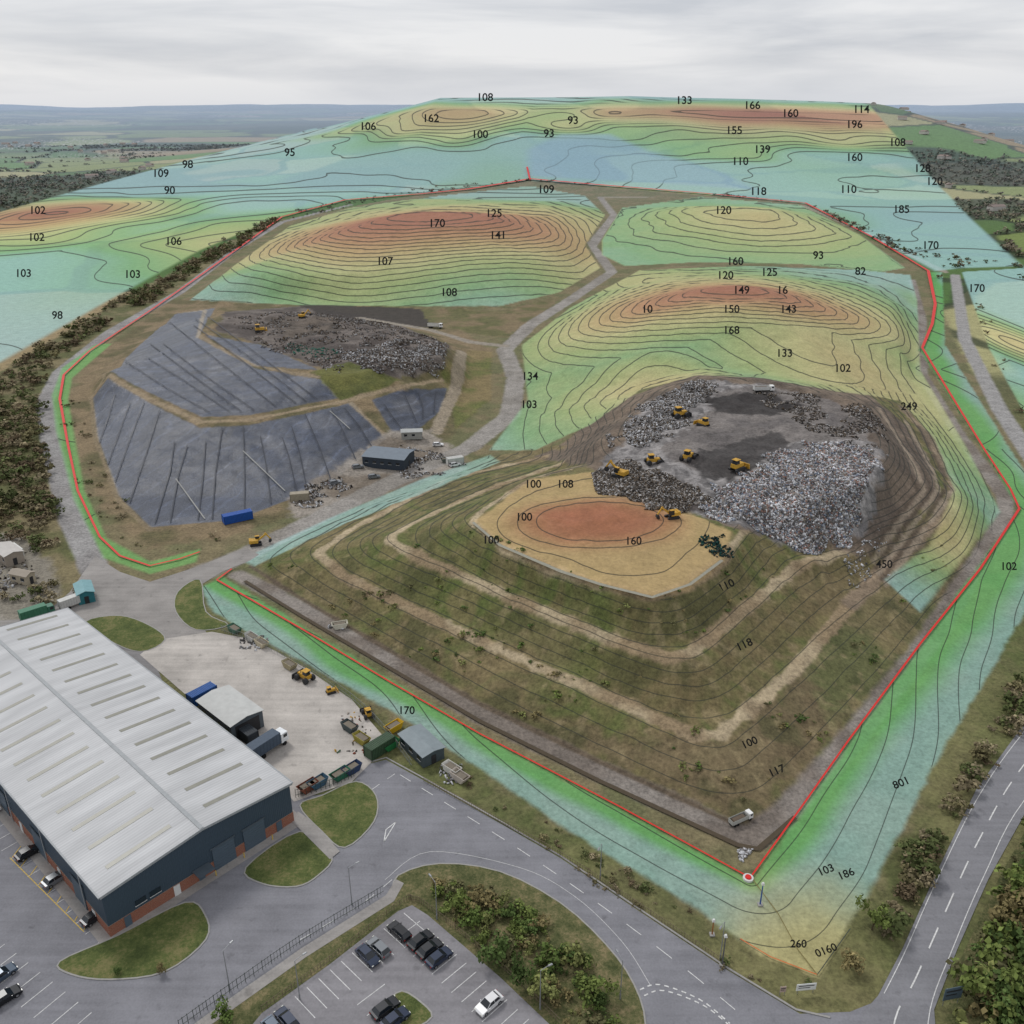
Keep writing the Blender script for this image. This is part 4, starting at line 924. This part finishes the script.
foliage('perimeter_hedge',scatter([(282,212),(420,188),(528,178),(528,181),(420,194),(284,220)],110,1.5,3.,0,13),40,.7,FPS,seed=11,hazed=True)
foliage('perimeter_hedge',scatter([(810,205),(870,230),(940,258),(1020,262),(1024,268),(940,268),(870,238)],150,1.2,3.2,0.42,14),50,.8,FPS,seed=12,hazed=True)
foliage('perimeter_hedge',scatter([(975,285),(985,300),(1010,375),(1034,420),(1060,440),(1024,425),(990,370),(972,320)],70,.8,2.,.38,15),60,.8,FPS,seed=13)
def tree(u,v,R,seed,flat=.1,tall=1.3):
    p=P(u,v);foliage('tree',[(p[0],p[1],flat,R)],420,tall,FP,1,seed)
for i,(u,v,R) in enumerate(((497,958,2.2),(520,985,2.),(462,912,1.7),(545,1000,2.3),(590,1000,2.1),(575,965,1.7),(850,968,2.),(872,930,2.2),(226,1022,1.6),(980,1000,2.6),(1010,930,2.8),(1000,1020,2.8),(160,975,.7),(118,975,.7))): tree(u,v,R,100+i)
r=np.random.default_rng(5);n=120000
qy=700+2600*r.random(n)**.8;qx=(r.random(n)*2-1)*(.66*qy)
f1,f2,_=voro(qx,qy,230.,3.)
wd_=fbm(qx/420.,qy/420.,3,77)>.62
keep=((f2-f1)<.04)&(r.random(n)<.45)|(wd_&(r.random(n)<.3))
rawp=[tuple(p) for p in raw]
keep&=~in_poly(qx,qy,rawp);sp=[tuple(p) for p in hit(dens(SITE,True,3))[:,:2]];keep&=~in_poly(qx,qy,sp)
keep&=~((qy>1900)&(np.interp(qx,crX,crZ)>10))
qx,qy=qx[keep][:6000],qy[keep][:6000]
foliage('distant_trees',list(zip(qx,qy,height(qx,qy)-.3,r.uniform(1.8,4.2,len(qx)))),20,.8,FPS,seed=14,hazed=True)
M=MB();mw=MAT('farm_wall',(186,182,176),.8);mr_=MAT('farm_roof',(138,124,118),.8)
for i in range(300):
    y=r.uniform(1200,3600);x=r.choice([-1,1])*r.uniform(.36,.6)*y
    if fbm(np.array([x/700.]),np.array([y/500.]),2,99)[0]<.5 and i%4: continue
    if in_poly(np.array([x]),np.array([y]),rawp)[0] or in_poly(np.array([x]),np.array([y]),sp)[0]: continue
    z=float(height(x,y));l,w_,h=r.uniform(9,26),r.uniform(8,14),r.uniform(4,6);a=r.uniform(0,3.1)
    M.box((x,y,z+h/2),(l,w_,h),mw,rz=a);M.box((x,y,z+h+1.2),(l+.6,w_+.6,2.4),mr_,(1,.05),rz=a)
M.build('distant_village')
# ---------------------------------------------------------------- litter and waste
def litter(name,px,n,smin,smax,pal,seed,thr=0,up=.3):
    poly=hit(dens(px,True,2))[:,:2];r=np.random.default_rng(seed);a,b_=poly.min(0),poly.max(0)
    q=r.uniform(a,b_,(n*4,2));q=q[in_poly(q[:,0]+(fbm(q[:,0]/5.,q[:,1]/5.,2,4)-.5)*9,q[:,1]+(fbm(q[:,0]/5.,q[:,1]/5.,2,6)-.5)*9,[tuple(p) for p in poly])]
    if thr:q=q[fbm(q[:,0]/7.,q[:,1]/7.,2,seed)>thr]
    q=q[:n];n=len(q);z=height(q[:,0],q[:,1])+r.random(n)*up
    c=np.column_stack([q,z]);sz=(smin+(smax-smin)*r.random((n,3))**2)*[1,.7,.45]
    R=r.normal(size=(n,3,3));R[:,0]/=np.linalg.norm(R[:,0],axis=1)[:,None];R[:,1]=np.cross(R[:,0],R[:,1]);R[:,1]/=np.linalg.norm(R[:,1],axis=1)[:,None];R[:,2]=np.cross(R[:,0],R[:,1])
    cr=np.array([(-1,-1,-1),(1,-1,-1),(1,1,-1),(-1,1,-1),(-1,-1,1),(1,-1,1),(1,1,1),(-1,1,1)])*.5
    V=c[:,None,:]+np.einsum('nkj,nji->nki',cr[None]*sz[:,None,:],R)
    fq=np.array([(3,2,1,0),(4,5,6,7),(0,1,5,4),(1,2,6,5),(2,3,7,6),(3,0,4,7)])
    Q=(np.arange(n)[:,None,None]*8+fq[None]).reshape(-1,4)
    sh=.6+.7*fbm(q[:,0]/6.,q[:,1]/6.,2,seed+5)
    me=fastmesh(name,V.reshape(-1,3),Q);col=np.array([lin(p) for p in pal])[r.integers(0,len(pal),n)]*r.uniform(.7,1.15,(n,1))*sh[:,None];setcol(me,'Col',np.repeat(col,8,0));me.materials.append(M_fol)
    o=bpy.data.objects.new(name,me);bpy.context.collection.objects.link(o)
PW=[(205,206,208),(180,181,184),(160,158,158),(130,127,125),(98,95,94),(222,222,225),(150,142,132),(120,130,146),(156,124,112),(104,98,94)]
PD=[(110,104,98),(84,78,72),(64,60,58),(140,132,124),(176,174,172),(96,84,70)]
PDD=[(104,96,88),(84,76,70),(66,60,56),(126,116,106),(96,84,70),(150,146,142)]
litter('waste_pile',[(700,512),(722,485),(780,450),(835,440),(884,456),(868,482),(850,545),(800,552),(755,530)],21000,.25,1.2,PW,1)
litter('waste_pile',[(592,475),(620,462),(690,485),(725,510),(690,515),(640,505),(600,492)],7000,.25,1.1,PD,2)
litter('waste_pile',[(608,445),(640,405),(700,380),(720,385),(690,420),(650,447)],6000,.25,1.1,PD+PW[:4],3,.38)
litter('waste_pile',[(755,395),(800,392),(880,420),(885,455),(830,440)],2500,.25,.9,PD,4,.45)
litter('waste_pile',[(225,318),(300,312),(380,320),(450,345),(440,372),(330,372),(262,345)],5000,.3,1.4,PDD+PW[2:5],5,.50)
litter('waste_pile',[(330,350),(400,338),(450,350),(435,372),(380,375)],5000,.3,1.4,PW[:5]+PDD,6,.35)
litter('rubble_heap',[(860,560),(900,540),(880,580),(850,590)],300,.2,.8,PW[:6],7,.45)
litter('rubble_heap',[(295,495),(340,478),(352,490),(310,508)],500,.3,1.2,PD+PW[:4],8,.4)
litter('rubble_heap',[(400,445),(450,455),(465,468),(400,480)],500,.3,1.2,PD+PW[:4],9,.45)
litter('rubble_heap',[(738,850),(752,850),(756,862),(740,862)],90,.3,.9,PW[:6],10)
litter('rubble_heap',[(330,622),(346,622),(350,632),(334,632)],60,.3,1.,PW[:6],11)
litter('rubble_heap',[(244,636),(268,644),(262,652),(240,644)],70,.3,1.,PW[:6],12)
litter('rubble_heap',[(440,765),(462,770),(456,784),(440,778)],70,.3,.9,PW[:6],13)
litter('rubble_heap',[(-30,545),(30,550),(35,590),(-30,600)],260,.3,1.4,PD+PW[:4],14,.4)
litter('rubble_heap',[(700,545),(724,530),(728,545),(706,556)],160,.3,1.2,[(40,80,74),(34,56,54),(60,64,60)],15)
litter('rubble_heap',[(285,345),(340,350),(330,360),(290,355)],160,.4,1.4,[(60,110,96),(40,90,76),(90,110,100)],16)
litter('yard_clutter',[(300,690),(350,705),(385,740),(372,755),(345,745)],60,.3,1.1,PD+[(190,150,60),(60,110,80),(150,80,60)],17,.5,.1)
# ---------------------------------------------------------------- elevation labels
LB=[(485,98,'108'),(431,119,'162'),(368,127,'106'),(480,135,'100'),(573,121,'93'),(549,134,'93'),(684,101,'133'),(752,106,'166'),(790,114,'160'),(861,110,'114'),(854,125,'196'),(734,131,'155'),(762,150,'139'),(854,158,'160'),(740,162,'110'),(897,143,'108'),(922,169,'128'),(934,182,'120'),(848,190,'110'),(901,210,'185'),(930,246,'170'),(758,192,'118'),(546,190,'109'),(494,214,'125'),(437,224,'170'),(498,236,'141'),(385,262,'107'),(449,293,'108'),(290,153,'95'),(188,165,'98'),(161,174,'109'),(170,191,'90'),(38,211,'102'),(37,238,'102'),(174,242,'106'),(24,274,'103'),(133,275,'103'),(58,316,'98'),(723,211,'120'),(818,256,'93'),(860,272,'82'),(735,262,'160'),(769,273,'125'),(725,276,'120'),(741,291,'149'),(782,291,'16'),(647,310,'10'),(731,310,'150'),(788,310,'143'),(731,331,'168'),(784,354,'133'),(842,369,'102'),(530,377,'134'),(529,407,'103'),(908,409,'249'),(565,487,'108'),(533,487,'100'),(524,520,'100'),(491,543,'100'),(633,544,'160'),(727,588,'110'),(745,647,'118'),(883,567,'450'),(1007,569,'102'),(750,745,'100'),(777,773,'117'),(407,713,'170'),(901,785,'801'),(826,872,'103'),(846,876,'186'),(797,946,'260'),(826,952,'0160'),(976,289,'170')]
M_ink=MAT('label_ink',(22,24,24),.8,.02)
LV=[];LF=[]
hp=hit([(u,v+5) for u,v,_ in LB])
tilt=Matrix.Rotation(math.radians(66),3,'X');cache={}
for (u,v,t),p in zip(LB,hp):
    if t not in cache:
        cu=bpy.data.curves.new('t','FONT');cu.body=t;cu.size=1;cu.align_x='CENTER';cu.offset=.018;ob=bpy.data.objects.new('t',cu);bpy.context.collection.objects.link(ob)
        dg=bpy.context.evaluated_depsgraph_get();me=ob.evaluated_get(dg).to_mesh();cache[t]=([w.co.copy() for w in me.vertices],[tuple(f.vertices) for f in me.polygons]);ob.evaluated_get(dg).to_mesh_clear();bpy.data.objects.remove(ob)
    vs,fs=cache[t];d=float(np.dot(p-[0,0,CH],[0,cs,-sn]));sz=d*11/F;o=len(LV)
    rot=t in('103','186','117','110','118','801','0160') and v>580 or (u==750)
    rz=Matrix.Rotation(-.5 if rot else 0,3,'Y')
    lift=.7+.003*d if v>400 else .3+.002*d
    LV+=[tuple(rz@tilt@(w*sz)+Vector(p)+Vector((0,-.3,lift))) for w in vs];LF+=[tuple(o+i for i in f) for f in fs]
mkobj('elevation_labels',LV,LF,[M_ink])
# ---------------------------------------------------------------- world, sun, camera
W=bpy.data.worlds.new('World');bpy.context.scene.world=W;W.use_nodes=True;nt=W.node_tree;bg=nt.nodes['Background'];out=nt.nodes['World Output']
sky=N(nt,'ShaderNodeTexSky');sky.sky_type='NISHITA';sky.sun_disc=False;sky.sun_elevation=math.radians(48);sky.sun_rotation=math.radians(-40);nt.links.new(sky.outputs[0],bg.inputs[0]);bg.inputs[1].default_value=.1
tc=N(nt,'ShaderNodeTexCoord');mp=N(nt,'ShaderNodeMapping');mp.inputs['Scale'].default_value=(1.6,1.6,14);nt.links.new(tc.outputs['Generated'],mp.inputs[0])
c1=N(nt,'ShaderNodeTexNoise');c1.inputs['Scale'].default_value=1.9;c1.inputs['Detail'].default_value=7;c1.inputs['Roughness'].default_value=.52;c1.inputs['Distortion'].default_value=.3;nt.links.new(mp.outputs[0],c1.inputs[0])
r_=N(nt,'ShaderNodeValToRGB');e=r_.color_ramp.elements;e[0].position=.36;e[0].color=(*lin((202,205,212)),1);e[1].position=.6;e[1].color=(*lin((236,236,238)),1);nt.links.new(c1.outputs[0],r_.inputs[0])
sx=N(nt,'ShaderNodeSeparateXYZ');nt.links.new(tc.outputs['Generated'],sx.inputs[0])
hzf=N(nt,'ShaderNodeMapRange');hzf.inputs[1].default_value=-.005;hzf.inputs[2].default_value=.04;hzf.inputs[3].default_value=.75;hzf.inputs[4].default_value=0;nt.links.new(sx.outputs[2],hzf.inputs[0])
mz=N(nt,'ShaderNodeMix',data_type='RGBA');nt.links.new(hzf.outputs[0],mz.inputs[0]);nt.links.new(r_.outputs[0],mz.inputs[6]);mz.inputs[7].default_value=(*lin((218,222,229)),1)
b2=N(nt,'ShaderNodeBackground');nt.links.new(mz.outputs[2],b2.inputs[0]);b2.inputs[1].default_value=1.0
ms=N(nt,'ShaderNodeMixShader');ms.inputs[0].default_value=.92;nt.links.new(bg.outputs[0],ms.inputs[1]);nt.links.new(b2.outputs[0],ms.inputs[2]);nt.links.new(ms.outputs[0],out.inputs[0])
sl=bpy.data.lights.new('sun','SUN');sl.energy=1.4;sl.angle=math.radians(12);sl.color=(1,.98,.95);so=bpy.data.objects.new('sun',sl);bpy.context.collection.objects.link(so)
az=math.radians(-40);el=math.radians(48)
so.rotation_euler=Vector((math.sin(az)*math.cos(el),math.cos(az)*math.cos(el),math.sin(el))).to_track_quat('Z','Y').to_euler()
cam=bpy.data.cameras.new('camera');cam.sensor_width=36;cam.lens=36*F/1024;cam.clip_start=1;cam.clip_end=80000
co=bpy.data.objects.new('camera',cam);bpy.context.collection.objects.link(co);co.location=(0,0,CH);co.rotation_euler=(math.radians(90)-TH,0,0);bpy.context.scene.camera=co
sc_=bpy.context.scene;sc_.view_settings.view_transform='Standard';sc_.view_settings.look='None';sc_.view_settings.exposure=0
print('done',time.time()-T0)
